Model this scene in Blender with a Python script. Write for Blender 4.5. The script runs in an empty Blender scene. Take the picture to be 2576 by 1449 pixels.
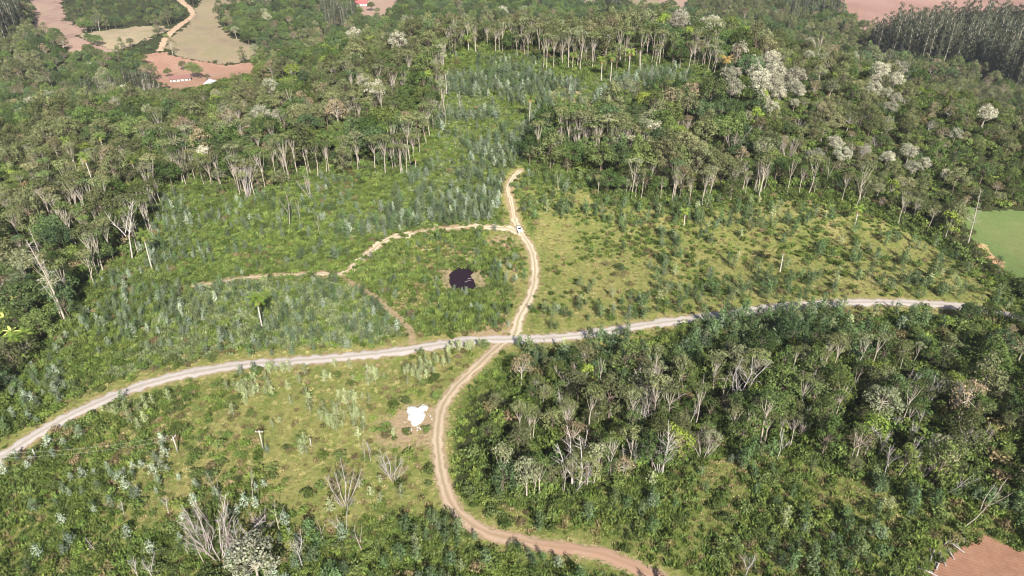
import bpy, bmesh, math, random
import numpy as np
R = math.radians
rnd = random.Random(7)
rng = np.random.default_rng(11)
SC = bpy.context.scene
COL = SC.collection

# ------------------------------------------------------------------ camera, sky, sun, exposure
CAM_Z, PITCH, F = 120.0, R(31.0), 1780.0           # F in pixels of a 2576 px wide frame
cd = bpy.data.cameras.new('camera'); cam = bpy.data.objects.new('camera', cd); COL.objects.link(cam)
cam.location = (0, 0, CAM_Z); cam.rotation_euler = (R(90) - PITCH, 0, 0)
cd.sensor_width = 36; cd.lens = 36 * F / 2576; cd.clip_start = 1; cd.clip_end = 20000
SC.camera = cam
SUN_EL, SUN_TO = R(37), (-0.29, 0.957)             # shadows run away from the camera, a little to the left
w = bpy.data.worlds.new('World'); SC.world = w; w.use_nodes = True
nt = w.node_tree; nt.nodes.clear()
sky = nt.nodes.new('ShaderNodeTexSky'); sky.sky_type = 'NISHITA'; sky.sun_disc = False
sky.sun_elevation = SUN_EL
sky.sun_rotation = math.atan2(-SUN_TO[0], -SUN_TO[1])
bg = nt.nodes.new('ShaderNodeBackground'); bg.inputs[1].default_value = 0.05
wo = nt.nodes.new('ShaderNodeOutputWorld')
nt.links.new(sky.outputs[0], bg.inputs[0]); nt.links.new(bg.outputs[0], wo.inputs[0])
sl = bpy.data.lights.new('sun', 'SUN'); sl.energy = 5.0; sl.angle = R(0.5); sl.color = (1.0, 0.95, 0.87)
so = bpy.data.objects.new('sun', sl); COL.objects.link(so)
from mathutils import Vector
so.rotation_euler = Vector((SUN_TO[0] * math.cos(SUN_EL), SUN_TO[1] * math.cos(SUN_EL), -math.sin(SUN_EL))).to_track_quat('-Z', 'Y').to_euler()
SC.view_settings.view_transform = 'Standard'; SC.view_settings.look = 'None'
SC.view_settings.gamma = 1; SC.view_settings.use_curve_mapping = False
SC.view_settings.exposure = 1.12
SC.cycles.filter_width = 1.1; SC.cycles.max_bounces = 4; SC.cycles.diffuse_bounces = 2; SC.cycles.transmission_bounces = 2
SC.cycles.volume_bounces = 0; SC.cycles.caustics_reflective = False; SC.cycles.caustics_refractive = False

# ------------------------------------------------------------------ noise, terrain, projection
def _hash(i, j, s):
    n = (i * 374761393 + j * 668265263 + s * 2147483647) & 0xffffffff
    n = ((n ^ (n >> 13)) * 1274126177) & 0xffffffff
    return ((n ^ (n >> 16)) & 0xffff) / 65535.0
def vnoise(x, y, s=0):
    x = np.asarray(x, float); y = np.asarray(y, float)
    i = np.floor(x).astype(np.int64); j = np.floor(y).astype(np.int64)
    fx = x - i; fy = y - j
    fx = fx * fx * fx * (fx * (fx * 6 - 15) + 10); fy = fy * fy * fy * (fy * (fy * 6 - 15) + 10)
    a = _hash(i, j, s); b = _hash(i + 1, j, s); c = _hash(i, j + 1, s); d = _hash(i + 1, j + 1, s)
    return (a * (1 - fx) + b * fx) * (1 - fy) + (c * (1 - fx) + d * fx) * fy
def fbm(x, y, s=0, o=3):
    v = 0; a = 0.5; t = 0
    for k in range(o):
        v = v + a * vnoise(x * 2 ** k, y * 2 ** k, s + k); t += a; a *= .5
    return v / t
def sstep(t):
    t = np.clip(t, 0, 1); return t * t * (3 - 2 * t)
CX = [-700, -256, -190, -133, -60, 0, 60, 134, 184, 237, 420, 900]
CY = [310, 345, 382, 412, 408, 394, 400, 408, 372, 326, 270, 250]
CZ = [-35, -2, 6, 15, 28, 34, 36, 33, 26, 13, -25, -35]
POND = None
def terr(x, y):
    x = np.asarray(x, float); y = np.asarray(y, float)
    k = [(-30, .25), (0, .5), (30, .25)]
    yc = sum(wt * np.interp(x + dx, CX, CY) for dx, wt in k)
    zc = sum(wt * np.interp(x + dx, CX, CZ) for dx, wt in k)
    up = sstep((y - 205) / (yc - 205)) * .6 + np.clip((y - 225) / (yc - 225), 0, 1) ** 1.3 * .4
    front = zc * up - 0.05 * np.clip(-x - 90, 0, 400) * (1 - up) - .03 * np.clip(x - 120, 0, 400) * (1 - up)
    val = -48 + .05 * np.clip(y - 700, 0, 900) + 10 * (fbm(x / 260 + 3, y / 260, 40, 2) - .5) * 2
    z = front + (val - front) * sstep((y - yc) / 230)
    z = z + (fbm(x / 75, y / 75, 5, 2) - .5) * 3.0 * np.clip((np.hypot(x, y - 200) + 40) / 160, .5, 1)
    if POND is not None:
        d = np.hypot((x - POND[0]) / 1.2, y - POND[1])
        t = 1 - sstep((d - 11) / 10)
        z = z * (1 - t) + POND[2] * t
    return z
def proj(x, y, z):
    c, s = math.cos(PITCH), math.sin(PITCH)
    zz = np.asarray(z) - CAM_Z
    dep = y * c - zz * s
    v = y * s + zz * c
    dep = np.where(dep < 1, 1, dep)
    return 1288 + F * x / dep, 725 - F * v / dep, dep
def hit(px, py):
    c, s = math.cos(PITCH), math.sin(PITCH)
    u, v = px - 1288, 725 - py
    d = np.array([u, F * c + v * s, -F * s + v * c]); d = d / np.linalg.norm(d)
    t = np.arange(90, 3500, 1.5)
    g = CAM_Z + d[2] * t - terr(d[0] * t, d[1] * t)
    k = np.argmax(g < 0)
    if g[k] >= 0: k = len(t) - 1
    a, b = t[max(k - 1, 0)], t[k]
    for _ in range(14):
        m = (a + b) / 2
        if CAM_Z + d[2] * m - float(terr(d[0] * m, d[1] * m)) < 0: b = m
        else: a = m
    p = d * b
    return float(p[0]), float(p[1])
def onz(x, y): return float(terr(x, y))
def inpoly(x, y, poly):
    x = np.asarray(x, float); y = np.asarray(y, float); r = np.zeros(x.shape, bool); n = len(poly)
    for i in range(n):
        x1, y1 = poly[i]; x2, y2 = poly[(i + 1) % n]
        if y1 == y2: continue
        c = ((y1 > y) != (y2 > y)) & (x < (x2 - x1) * (y - y1) / (y2 - y1) + x1)
        r ^= c
    return r
def polydist(x, y, line):
    best = np.full(np.shape(x), 1e9)
    for (x1, y1), (x2, y2) in zip(line[:-1], line[1:]):
        dx, dy = x2 - x1, y2 - y1; L = dx * dx + dy * dy + 1e-9
        t = np.clip(((x - x1) * dx + (y - y1) * dy) / L, 0, 1)
        best = np.minimum(best, np.hypot(x - x1 - t * dx, y - y1 - t * dy))
    return best
_p = hit(1161, 703); POND = (_p[0], _p[1], onz(*_p) - .25)

def smooth_line(pts, step=1.0):
    P = np.array(pts, float); out = []
    for i in range(len(P) - 1):
        p0 = P[max(i - 1, 0)]; p1 = P[i]; p2 = P[i + 1]; p3 = P[min(i + 2, len(P) - 1)]
        n = max(2, int(np.linalg.norm(p2 - p1) / step))
        for k in range(n):
            t = k / n
            out.append(.5 * ((2 * p1) + (-p0 + p2) * t + (2 * p0 - 5 * p1 + 4 * p2 - p3) * t * t + (-p0 + 3 * p1 - 3 * p2 + p3) * t ** 3))
    out.append(P[-1]); return np.array(out)
def world_line(px): return [hit(a, b) for a, b in px]

# ------------------------------------------------------------------ materials
def newmat(name, rough=.9, spec=.2):
    m = bpy.data.materials.new(name); m.use_nodes = True
    b = m.node_tree.nodes['Principled BSDF']; b.inputs['Roughness'].default_value = rough
    b.inputs['Specular IOR Level'].default_value = spec
    return m, m.node_tree, b
def N(t, kind, **kw):
    n = t.nodes.new(kind)
    for k, v in kw.items(): setattr(n, k, v)
    return n
def ramp(t, stops, interp='LINEAR'):
    n = t.nodes.new('ShaderNodeValToRGB'); cr = n.color_ramp; cr.interpolation = interp
    while len(cr.elements) < len(stops): cr.elements.new(.5)
    for e, (p, c) in zip(cr.elements, stops): e.position = p; e.color = (*c, 1)
    return n
def noise(t, scale, detail=4, rough=.6, coord=None):
    n = t.nodes.new('ShaderNodeTexNoise'); n.inputs['Scale'].default_value = scale
    n.inputs['Detail'].default_value = detail; n.inputs['Roughness'].default_value = rough
    if coord is None:
        g = t.nodes.get('geo_in') or t.nodes.new('ShaderNodeNewGeometry'); g.name = 'geo_in'; coord = g.outputs['Position']
    t.links.new(coord, n.inputs['Vector']); return n
def mixc(t, a, b, fac, mode='MIX'):
    n = t.nodes.new('ShaderNodeMix'); n.data_type = 'RGBA'; n.blend_type = mode
    for s, v in ((6, a), (7, b), (0, fac)):
        if hasattr(v, 'is_linked') or isinstance(v, bpy.types.NodeSocket): t.links.new(v, n.inputs[s])
        else: n.inputs[s].default_value = v if s == 0 else (*v, 1)
    return n.outputs[2]
def math_(t, op, a, b=0., clamp=False):
    n = t.nodes.new('ShaderNodeMath'); n.operation = op; n.use_clamp = clamp
    for i, v in enumerate((a, b)):
        if isinstance(v, bpy.types.NodeSocket): t.links.new(v, n.inputs[i])
        else: n.inputs[i].default_value = v
    return n.outputs[0]
LEAFGAIN = (1.80, 1.68, 1.52)
def leafmat(name, cols, var=.30, transl=.12):
    """foliage: hue varies from plant to plant, brightness from leaf clump to leaf clump"""
    m = bpy.data.materials.new(name); m.use_nodes = True; t = m.node_tree; t.nodes.clear()
    oi = N(t, 'ShaderNodeObjectInfo'); ge = N(t, 'ShaderNodeNewGeometry')
    n = len(cols); rp = ramp(t, [(i / max(1, n - 1), tuple(min(.8, q * k_) for q, k_ in zip(c, LEAFGAIN))) for i, c in enumerate(cols)])
    t.links.new(oi.outputs['Random'], rp.inputs[0])
    br = math_(t, 'MULTIPLY_ADD', ge.outputs['Random Per Island'], 2 * var); 
    br.node.inputs[2].default_value = 1 - var
    own = math_(t, 'FRACT', math_(t, 'MULTIPLY', oi.outputs['Random'], 13.7)); own = math_(t, 'MULTIPLY_ADD', own, .75); own.node.inputs[2].default_value = .58
    br = math_(t, 'MULTIPLY', br, own)
    vm = N(t, 'ShaderNodeVectorMath', operation='SCALE'); t.links.new(rp.outputs[0], vm.inputs[0]); t.links.new(br, vm.inputs['Scale'])
    df = N(t, 'ShaderNodeBsdfDiffuse'); tr = N(t, 'ShaderNodeBsdfTranslucent'); mx = N(t, 'ShaderNodeMixShader')
    t.links.new(vm.outputs[0], df.inputs[0]); t.links.new(vm.outputs[0], tr.inputs[0]); mx.inputs[0].default_value = transl
    t.links.new(df.outputs[0], mx.inputs[1]); t.links.new(tr.outputs[0], mx.inputs[2])
    o = N(t, 'ShaderNodeOutputMaterial'); t.links.new(mx.outputs[0], o.inputs[0])
    return m
def barkmat(name, a, b, sc=2.5):
    m, t, p = newmat(name, .85, .2)
    tc = N(t, 'ShaderNodeTexCoord'); n = noise(t, sc, 5, .65, tc.outputs['Object'])
    rp = ramp(t, [(.3, a), (.7, b)]); t.links.new(n.outputs[0], rp.inputs[0]); t.links.new(rp.outputs[0], p.inputs['Base Color'])
    bp = N(t, 'ShaderNodeBump'); bp.inputs['Strength'].default_value = .5; t.links.new(n.outputs[0], bp.inputs['Height']); t.links.new(bp.outputs[0], p.inputs['Normal'])
    return m
def plainmat(name, c1, c2, scale=1.5, rough=.8, spec=.3, metal=0.):
    m, t, p = newmat(name, rough, spec); p.inputs['Metallic'].default_value = metal
    tc = N(t, 'ShaderNodeTexCoord'); n = noise(t, scale, 6, .7, tc.outputs['Object'])
    rp = ramp(t, [(.35, c1), (.65, c2)]); t.links.new(n.outputs[0], rp.inputs[0]); t.links.new(rp.outputs[0], p.inputs['Base Color'])
    return m
M = {}
M['bark_pale'] = barkmat('pale_bark', (.44, .39, .32), (.28, .24, .19), 1.2)
M['bark_brown'] = barkmat('brown_bark', (.20, .155, .115), (.11, .085, .065))
M['bark_grey'] = barkmat('grey_bark', (.46, .41, .36), (.27, .23, .20))
M['bark_palm'] = barkmat('palm_bark', (.58, .53, .46), (.33, .29, .24), 3)
M['dead'] = barkmat('dead_wood', (.46, .42, .39), (.30, .27, .25))
M['twig'] = barkmat('pinkish_twigs', (.36, .30, .26), (.22, .18, .155))
M['leaf_dark'] = leafmat('dark_leaves', [(.035, .062, .022), (.048, .078, .024), (.060, .085, .030), (.040, .068, .034), (.075, .100, .030)])
M['leaf_olive'] = leafmat('olive_leaves', [(.072, .088, .038), (.090, .104, .050), (.078, .090, .048), (.060, .078, .032), (.108, .112, .062)])
M['leaf_sage'] = leafmat('sage_leaves', [(.095, .112, .062), (.12, .135, .08), (.10, .12, .075), (.145, .155, .10)])
M['leaf_silver'] = leafmat('silver_leaves', [(.20, .21, .165), (.235, .24, .195), (.17, .185, .145), (.225, .225, .185)])
M['leaf_lime'] = leafmat('lime_leaves', [(.10, .15, .030), (.13, .17, .035), (.085, .13, .030)])
M['leaf_brown'] = leafmat('dry_leaves', [(.125, .110, .072), (.135, .110, .078), (.115, .105, .065)])
M['leaf_blue'] = leafmat('blue_green_leaves', [(.060, .090, .052), (.085, .120, .082), (.048, .078, .042), (.120, .155, .118), (.058, .082, .040)], .4)
M['leaf_frost'] = leafmat('frosted_leaves', [(.15, .195, .155), (.185, .225, .18), (.12, .165, .13)], .35)
M['leaf_euc'] = leafmat('deep_green_eucalyptus_leaves', [(.045, .080, .034), (.060, .100, .045), (.050, .078, .042), (.085, .115, .055)], .4)
M['leaf_tall'] = leafmat('plantation_leaves', [(.042, .054, .034), (.055, .062, .042), (.036, .046, .032)], .4)
M['leaf_pale'] = leafmat('pale_green_leaves', [(.15, .185, .095), (.18, .21, .12), (.125, .165, .08)], .35)
M['leaf_palm'] = leafmat('palm_leaves', [(.075, .12, .025), (.10, .14, .032), (.065, .10, .028)], .4)
M['leaf_palm_dry'] = leafmat('dry_palm_leaves', [(.30, .24, .08), (.26, .17, .09)], .3)
M['cl_lush'] = leafmat('lush_undergrowth', [(.062, .098, .024), (.085, .120, .032), (.050, .084, .024), (.105, .135, .038)], .4)
M['cl_green'] = leafmat('green_undergrowth', [(.055, .088, .026), (.075, .105, .034), (.060, .085, .034)], .4)
M['cl_grey'] = leafmat('grey_green_undergrowth', [(.085, .110, .055), (.105, .130, .068), (.075, .105, .052)], .4)
M['cl_dry'] = leafmat('dry_grass_tufts', [(.165, .155, .078), (.15, .155, .065), (.19, .17, .095), (.12, .135, .05)], .3)
M['cl_brown'] = leafmat('brown_scrub', [(.105, .092, .05), (.09, .088, .042), (.12, .095, .06)], .35)
M['banana'] = leafmat('banana_leaves', [(.16, .20, .06), (.20, .22, .08)], .5)

# ------------------------------------------------------------------ mesh helpers
class MB:
    def __init__(s): s.v = []; s.f = []; s.m = []
    def add(s, vs, fs, mi=0):
        o = len(s.v); s.v += [tuple(map(float, p)) for p in vs]; s.f += [tuple(i + o for i in f) for f in fs]; s.m += [mi] * len(fs)
    def quads(s, Q, mi=0):                       # Q (n,4,3)
        o = len(s.v); n = len(Q); s.v += [tuple(p) for p in Q.reshape(-1, 3).tolist()]
        s.f += [(o + 4 * i, o + 4 * i + 1, o + 4 * i + 2, o + 4 * i + 3) for i in range(n)]; s.m += [mi] * n
    def tube(s, pts, rad, k=5, mi=0, cap=False):
        pts = [np.array(p, float) for p in pts]; vs = []; fs = []
        for i, p in enumerate(pts):
            d = pts[min(i + 1, len(pts) - 1)] - pts[max(i - 1, 0)]; d = d / (np.linalg.norm(d) + 1e-9)
            a = np.cross(d, (0, 1, 0) if abs(d[1]) < .9 else (1, 0, 0)); a /= np.linalg.norm(a); b = np.cross(d, a)
            for j in range(k):
                q = 2 * math.pi * j / k; vs.append(p + (a * math.cos(q) + b * math.sin(q)) * rad[i])
        for i in range(len(pts) - 1):
            for j in range(k):
                fs.append((i * k + j, i * k + (j + 1) % k, (i + 1) * k + (j + 1) % k, (i + 1) * k + j))
        if cap: fs.append(tuple(range((len(pts) - 1) * k, len(pts) * k))); fs.append(tuple(range(k))[::-1])
        s.add(vs, fs, mi)
    def box(s, x0, x1, y0, y1, z0, z1, mi=0):
        v = [(x0, y0, z0), (x1, y0, z0), (x1, y1, z0), (x0, y1, z0), (x0, y0, z1), (x1, y0, z1), (x1, y1, z1), (x0, y1, z1)]
        s.add(v, [(3, 2, 1, 0), (4, 5, 6, 7), (0, 1, 5, 4), (1, 2, 6, 5), (2, 3, 7, 6), (3, 0, 4, 7)], mi)
    def mesh(s, name, mats, smooth=False):
        me = bpy.data.meshes.new(name); me.from_pydata(s.v, [], s.f)
        for m in mats: me.materials.append(m)
        if len(mats) > 1: me.polygons.foreach_set('material_index', s.m)
        if smooth: me.polygons.foreach_set('use_smooth', [True] * len(s.f))
        me.update(); return me
def link(name, me, parent=None, loc=None):
    o = bpy.data.objects.new(name, me); COL.objects.link(o)
    if parent is not None: o.parent = parent
    if loc is not None: o.location = loc
    return o
def tag(o, label=None, cat=None, group=None, kind=None):
    if label: o['label'] = label
    if cat: o['category'] = cat
    if group: o['group'] = group
    if kind: o['kind'] = kind
    return o

def leafcards(P, D, size, r, flat=.75, jit=.35):
    """P centres, D preferred normals -> irregular quads"""
    n = len(P)
    D = D + r.normal(0, flat, (n, 3)); D /= np.linalg.norm(D, axis=1)[:, None] + 1e-9
    A = np.cross(D, r.normal(0, 1, (n, 3))); A /= np.linalg.norm(A, axis=1)[:, None] + 1e-9
    B = np.cross(D, A)
    sz = size * r.uniform(.55, 1.35, (n, 1)); wd = sz * r.uniform(.45, .95, (n, 1))
    Q = np.stack([P - A * sz * .5, P - B * wd * .5 , P + A * sz * .55, P + B * wd * .5], 1)
    Q += r.normal(0, 1, Q.shape) * (size * jit * .25)
    return Q
def sph(r, n, zmin=-.35):
    out = np.zeros((0, 3))
    while len(out) < n:
        d = r.normal(0, 1, (n * 2, 3)); d /= np.linalg.norm(d, axis=1)[:, None]; out = np.vstack([out, d[d[:, 2] > zmin]])
    return out[:n]

def build_tree(seed, H, Rr, style, leaf, dens=1.0):
    r = np.random.default_rng(seed); tk = MB(); cr = MB()
    lobes = []
    if style == 'dome':
        n = 17
        for i in range(n):
            a = i * 2.4 + r.uniform(-.4, .4); q = math.sqrt((i + .3) / n); rad = Rr * r.uniform(.25, .38)
            th = q * 1.75; e = np.array([math.cos(a) * math.sin(th) * Rr * .78, math.sin(a) * math.sin(th) * Rr * .78, .60 * H + math.cos(th) * H * .30])
            lobes.append((e * np.array([1, 1, 1]) * r.uniform(.93, 1.06), rad, .82))
    elif style == 'loose':
        for i in range(15):
            a = i * 2.4 + r.uniform(-.6, .6); q = (i + .5) / 15; rad = Rr * r.uniform(.24, .42); th = q * 2.3
            e = np.array([math.cos(a) * math.sin(th) * Rr * .8, math.sin(a) * math.sin(th) * Rr * .8, .56 * H + math.cos(th) * H * .34]) * r.uniform(.85, 1.12)
            lobes.append((e, rad, .95))
    elif style == 'umbrella':
        for i in range(8):
            a = i * 2.4 + r.uniform(-.5, .5); q = math.sqrt((i + .2) / 8)
            rad = Rr * r.uniform(.26, .40)
            lobes.append((np.array([math.cos(a) * q * Rr * .75, math.sin(a) * q * Rr * .75, H - rad * .5 - q * q * H * .07 - r.uniform(0, .5)]), rad, .5))
    elif style == 'column':
        for i in range(17):
            z = H * (.28 + .71 * i / 16) + r.uniform(-.6, .6); w_ = Rr * (1.0 - .62 * abs((i - 8) / 13)); a = i * 2.4
            rad = w_ * r.uniform(.42, .62); lobes.append((np.array([math.cos(a) * w_ * .5, math.sin(a) * w_ * .5, z - rad * .6]), rad, 1.1))
    lean = r.uniform(-.04, .04, 2) * H
    top = H * {'dome': .62, 'loose': .6, 'umbrella': .60, 'column': .95}[style]
    tr = {'dome': .022, 'loose': .018, 'umbrella': .0125, 'column': .0085}[style] * H
    def tp(t):
        return np.array([lean[0] * t + .012 * H * math.sin(4 * t + seed), lean[1] * t + .012 * H * math.cos(3 * t + seed), top * t - .4 * (1 - t)])
    tk.tube([tp(t) for t in (0, .15, .35, .55, .78, 1)], [tr * k for k in (1.35, 1.05, .92, .82, .7, .5)], 6)
    for c, rad, sq in lobes:
        if style == 'column' and r.uniform() < .5: continue
        t0 = r.uniform(.62, 1) if style != 'column' else max(.3, c[2] / H - .08)
        p0 = tp(t0); e = c.copy(); mid = p0 * .45 + e * .55 + np.array([0, 0, -.04 * H + r.uniform(-.02, .03) * H])
        tk.tube([p0, mid, e], [tr * .5, tr * .33, tr * .14], 4)
    for c, rad, sq in lobes:
        n = int(dens * 12.5 * rad * rad * sq ** .5 / (leaf * leaf) * .95); n = max(n, 14)
        D = sph(r, n, -.45)
        bump = 1 + .16 * np.sin(D[:, 0] * 7 + c[0] * 3) * np.sin(D[:, 1] * 7 + c[1]) 
        P = c + D * (rad * r.uniform(.78, 1.06, n) * bump)[:, None] * np.array([1, 1, sq])
        cr.quads(leafcards(P, D, leaf, r, .30))
    return tk, cr
def build_sapling(seed, H, Rr, leaf, n, slant=.5):
    r = np.random.default_rng(seed); tk = MB(); cr = MB()
    tk.tube([(0, 0, -.2), (.05, .03, H * .5), (0, 0, H * .96)], [.07, .05, .02], 4)
    whorl = 12
    for i in range(whorl * 2):
        t = .12 + .84 * i / (whorl * 2); a = i * 2.4 + r.uniform(-.4, .4); L = Rr * (1.02 - t) ** .62 * (.55 if t < .2 else 1) * r.uniform(.7, 1.25)
        m = max(3, int(n / (whorl * 2) * (L / Rr + .25)))
        q = r.uniform(.1, 1, m) ** .7
        P = np.stack([np.cos(a) * q * L, np.sin(a) * q * L, t * H + q * L * slant * .9], 1) + r.normal(0, leaf * .7, (m, 3))
        D = np.stack([np.cos(a) * np.ones(m), np.sin(a) * np.ones(m), np.ones(m) * .6], 1)
        cr.quads(leafcards(P, D, leaf, r, .6))
    return tk, cr
def build_bush(seed, H, Rr, leaf, n, lob=6):
    r = np.random.default_rng(seed); tk = MB(); cr = MB()
    for i in range(lob):
        a = i * 2.4 + r.uniform(-.4, .4); q = math.sqrt((i) / lob) * .7; rad = Rr * r.uniform(.36, .58)
        c = np.array([math.cos(a) * q * Rr, math.sin(a) * q * Rr, (H - rad * .8) * r.uniform(.55, 1)])
        m = n // lob; D = sph(r, m, -.3); P = c + D * (rad * r.uniform(.65, 1.1, m))[:, None] * np.array([1, 1, .85]); P[:, 2] = np.maximum(P[:, 2], .05)
        cr.quads(leafcards(P, D, leaf, r, .6)); tk.tube([(0, 0, -.1), c * .5, c], [.07, .045, .02], 4)
    return tk, cr
def build_clump(seed, H, Rr, leaf, n, upright=.6):
    r = np.random.default_rng(seed); cr = MB()
    a = r.uniform(0, 6.28, n); q = np.sqrt(r.uniform(0, 1, n)) * Rr; h = r.uniform(.15, 1, n) * H * (1.05 - .55 * q / Rr)
    P = np.stack([np.cos(a) * q, np.sin(a) * q, h * .55], 1)
    A = np.stack([np.cos(a) * q / Rr * .5 + r.normal(0, .22, n), np.sin(a) * q / Rr * .5 + r.normal(0, .22, n), np.ones(n) * upright + .2], 1)
    A /= np.linalg.norm(A, axis=1)[:, None]; B = np.cross(A, r.normal(0, 1, (n, 3))); B /= np.linalg.norm(B, axis=1)[:, None]
    L = (h * .5 + leaf * .5)[:, None]; W = leaf * r.uniform(.3, .7, (n, 1))
    Q = np.stack([P - A * L - B * W * .6, P - A * L * .2 + B * W, P + A * L, P + A * L * .1 - B * W], 1)
    cr.quads(Q); return None, cr
def build_bare(seed, H, stems=1, spread=.1, side=12, fork=.45, thick=.012, twig=2, sub=3):
    """leafless tree: one or more leaders with ascending side branches and fine twigs"""
    r = np.random.default_rng(seed); tk = MB(); tw = MB()
    def leader(p, d, L, rad, n, first):
        pts = [p]; q = p; dd = d / np.linalg.norm(d)
        for s_ in range(7):
            dd = dd + r.normal(0, .10, 3) + np.array([0, 0, .05]); dd /= np.linalg.norm(dd); q = q + dd * L / 7; pts.append(q)
        rr = [rad * (1 - .82 * k / 7) + .012 for k in range(8)]; tk.tube(pts, rr, 5 if rad > .06 else 3)
        for b in range(n):
            t = r.uniform(first, .98) * 6.9; k = int(t); p0 = pts[k] * (1 - t + k) + pts[k + 1] * (t - k); a = r.uniform(0, 6.28)
            bd = dd * .75 + np.array([math.cos(a), math.sin(a), .25]) * r.uniform(.45, .95); l = L * (1.15 - t / 7) * r.uniform(.22, .42); e = p0; bp = [p0]
            for s_ in range(3): bd = bd + r.normal(0, .16, 3) + np.array([0, 0, .08]); bd /= np.linalg.norm(bd); e = e + bd * l / 3; bp.append(e)
            tw.tube(bp, [max(rr[k] * .5, .022), .026, .02, .011], 3)
            for g in range(sub):
                o = bp[1 + g % 3]; gd = bd + r.normal(0, .5, 3); gd /= np.linalg.norm(gd); tw.tube([o, o + gd * l * .25, o + gd * l * .5 + r.normal(0, .05, 3) * l], [.017, .013, .008], 3)
    for s_ in range(stems):
        a = s_ * 2.4 + r.uniform(-.4, .4); o = np.array([math.cos(a), math.sin(a), 0]) * (.3 if stems > 1 else 0) + np.array([0, 0, -.3])
        d = np.array([math.cos(a) * spread, math.sin(a) * spread, 1.]) * 1.
        L = H * r.uniform(.8, 1.04); leader(o, d, L, H * thick * r.uniform(.75, 1.1), side, fork)
        if stems <= 2:
            for f in range(2): a2 = a + 2.1 + f * 2.2; k0 = o + d / np.linalg.norm(d) * L * r.uniform(.35, .5); leader(k0, np.array([math.cos(a2) * .5, math.sin(a2) * .5, 1.]), L * .5, H * thick * .5, side // 2, .3)
    return tk, tw
def build_snag(seed, H, br=.16):
    r = np.random.default_rng(seed); tk = MB(); tw = MB(); bx, by = r.uniform(-.03, .03, 2) * H
    f = lambda t: np.array([bx * math.sin(3 * t), by * math.sin(2.5 * t + 1), H * t - .3])
    tk.tube([f(t) for t in np.linspace(0, 1, 9)], [H * .0125 * (1 - .85 * t) + .03 for t in np.linspace(0, 1, 9)], 6)
    for k in range(34):
        t = r.uniform(.42, .98); a = r.uniform(0, 6.28); L = H * br * (1.15 - t) * r.uniform(.6, 1.6); p = f(t); d = np.array([math.cos(a), math.sin(a), r.uniform(-.1, .6)])
        q = p + d * L * .5; e = q + (d + r.normal(0, .3, 3)) * L * .5; tw.tube([p, q, e], [.035, .025, .015], 3)
        tw.tube([q, q + (d + r.normal(0, .6, 3)) * L * .4], [.02, .012], 3)
    return tk, tw
def build_palm(seed, H, fl=3.2, nf=17, dry=3):
    r = np.random.default_rng(seed); tk = MB(); cr = MB(); dr = MB()
    lx, ly = r.uniform(-.35, .35, 2)
    pts = [(lx * (t ** 2), ly * t * t, H * t - .3 * (1 - t)) for t in (0, .1, .3, .5, .7, .9, 1)]
    tk.tube(pts, [.30, .23, .20, .19, .19, .20, .26], 8)
    for i in range(nf + dry):
        isd = i >= nf; a = i * 2.39996 + r.uniform(-.2, .2); el = (1.15 - 1.25 * (i / nf)) if not isd else -.9
        L = fl * r.uniform(.85, 1.1) * (1 if not isd else .75); rib = []
        for k in range(9):
            t = k / 8; e = el - 1.5 * t * (1 - .3 * math.sin(el)); 
            if k == 0: p = np.array([lx, ly, H + .1])
            else: p = rib[-1] + np.array([math.cos(a) * math.cos(e), math.sin(a) * math.cos(e), math.sin(e)]) * L / 8
            rib.append(p)
        tgt = dr if isd else cr
        side = np.array([-math.sin(a), math.cos(a), 0])
        tgt.tube(rib, [.035 * (1 - k / 9) + .008 for k in range(9)], 3)
        Q = []
        for k in range(1, 9):
            for h in (0, .5):
                p = rib[k - 1] * (1 - h) + rib[k] * h; d = rib[k] - rib[k - 1]; wl = .95 * math.sin(math.pi * (k + h) / 9.8) ** .6 * fl / 3.2
                for sgn in (-1, 1):
                    tip = p + side * sgn * wl * .8 + d * .7 + np.array([0, 0, -.42 * wl + r.uniform(-.08, .08)])
                    Q.append([p - d * .18, p + d * .18, tip + d * .12, tip - d * .08])
        tgt.quads(np.array(Q))
    return tk, cr, dr

# ------------------------------------------------------------------ zones in photograph coordinates (2576 wide), all read on the ground
CLEAR = [(-400, 1300), (-60, 1120), (30, 960), (150, 850), (235, 712), (330, 655), (385, 565), (400, 500), (450, 475), (620, 508), (720, 475), (850, 440), (1000, 448), (1055, 402),
         (1085, 330), (1105, 200), (1130, 148), (1200, 135), (1350, 150), (1420, 190), (1560, 178), (1700, 172), (1790, 195), (1800, 235), (1640, 245), (1530, 285), (1480, 330), (1400, 335), (1335, 385),
         (1325, 440), (1480, 455), (1500, 515), (1700, 520), (1900, 500), (2100, 512), (2260, 565), (2390, 640), (2460, 705), (2600, 765), (2900, 800), (2900, 830), (2560, 806), (2420, 800), (2330, 835), (2200, 850), (1900, 880), (1650, 940),
         (1500, 930), (1350, 940), (1190, 1000), (1150, 1080), (1140, 1230), (1200, 1270), (1330, 1275), (1480, 1245), (1700, 1180), (1900, 1120), (2200, 1220), (2400, 1250), (3000, 1260), (3000, 2100), (-400, 2100)]
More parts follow.
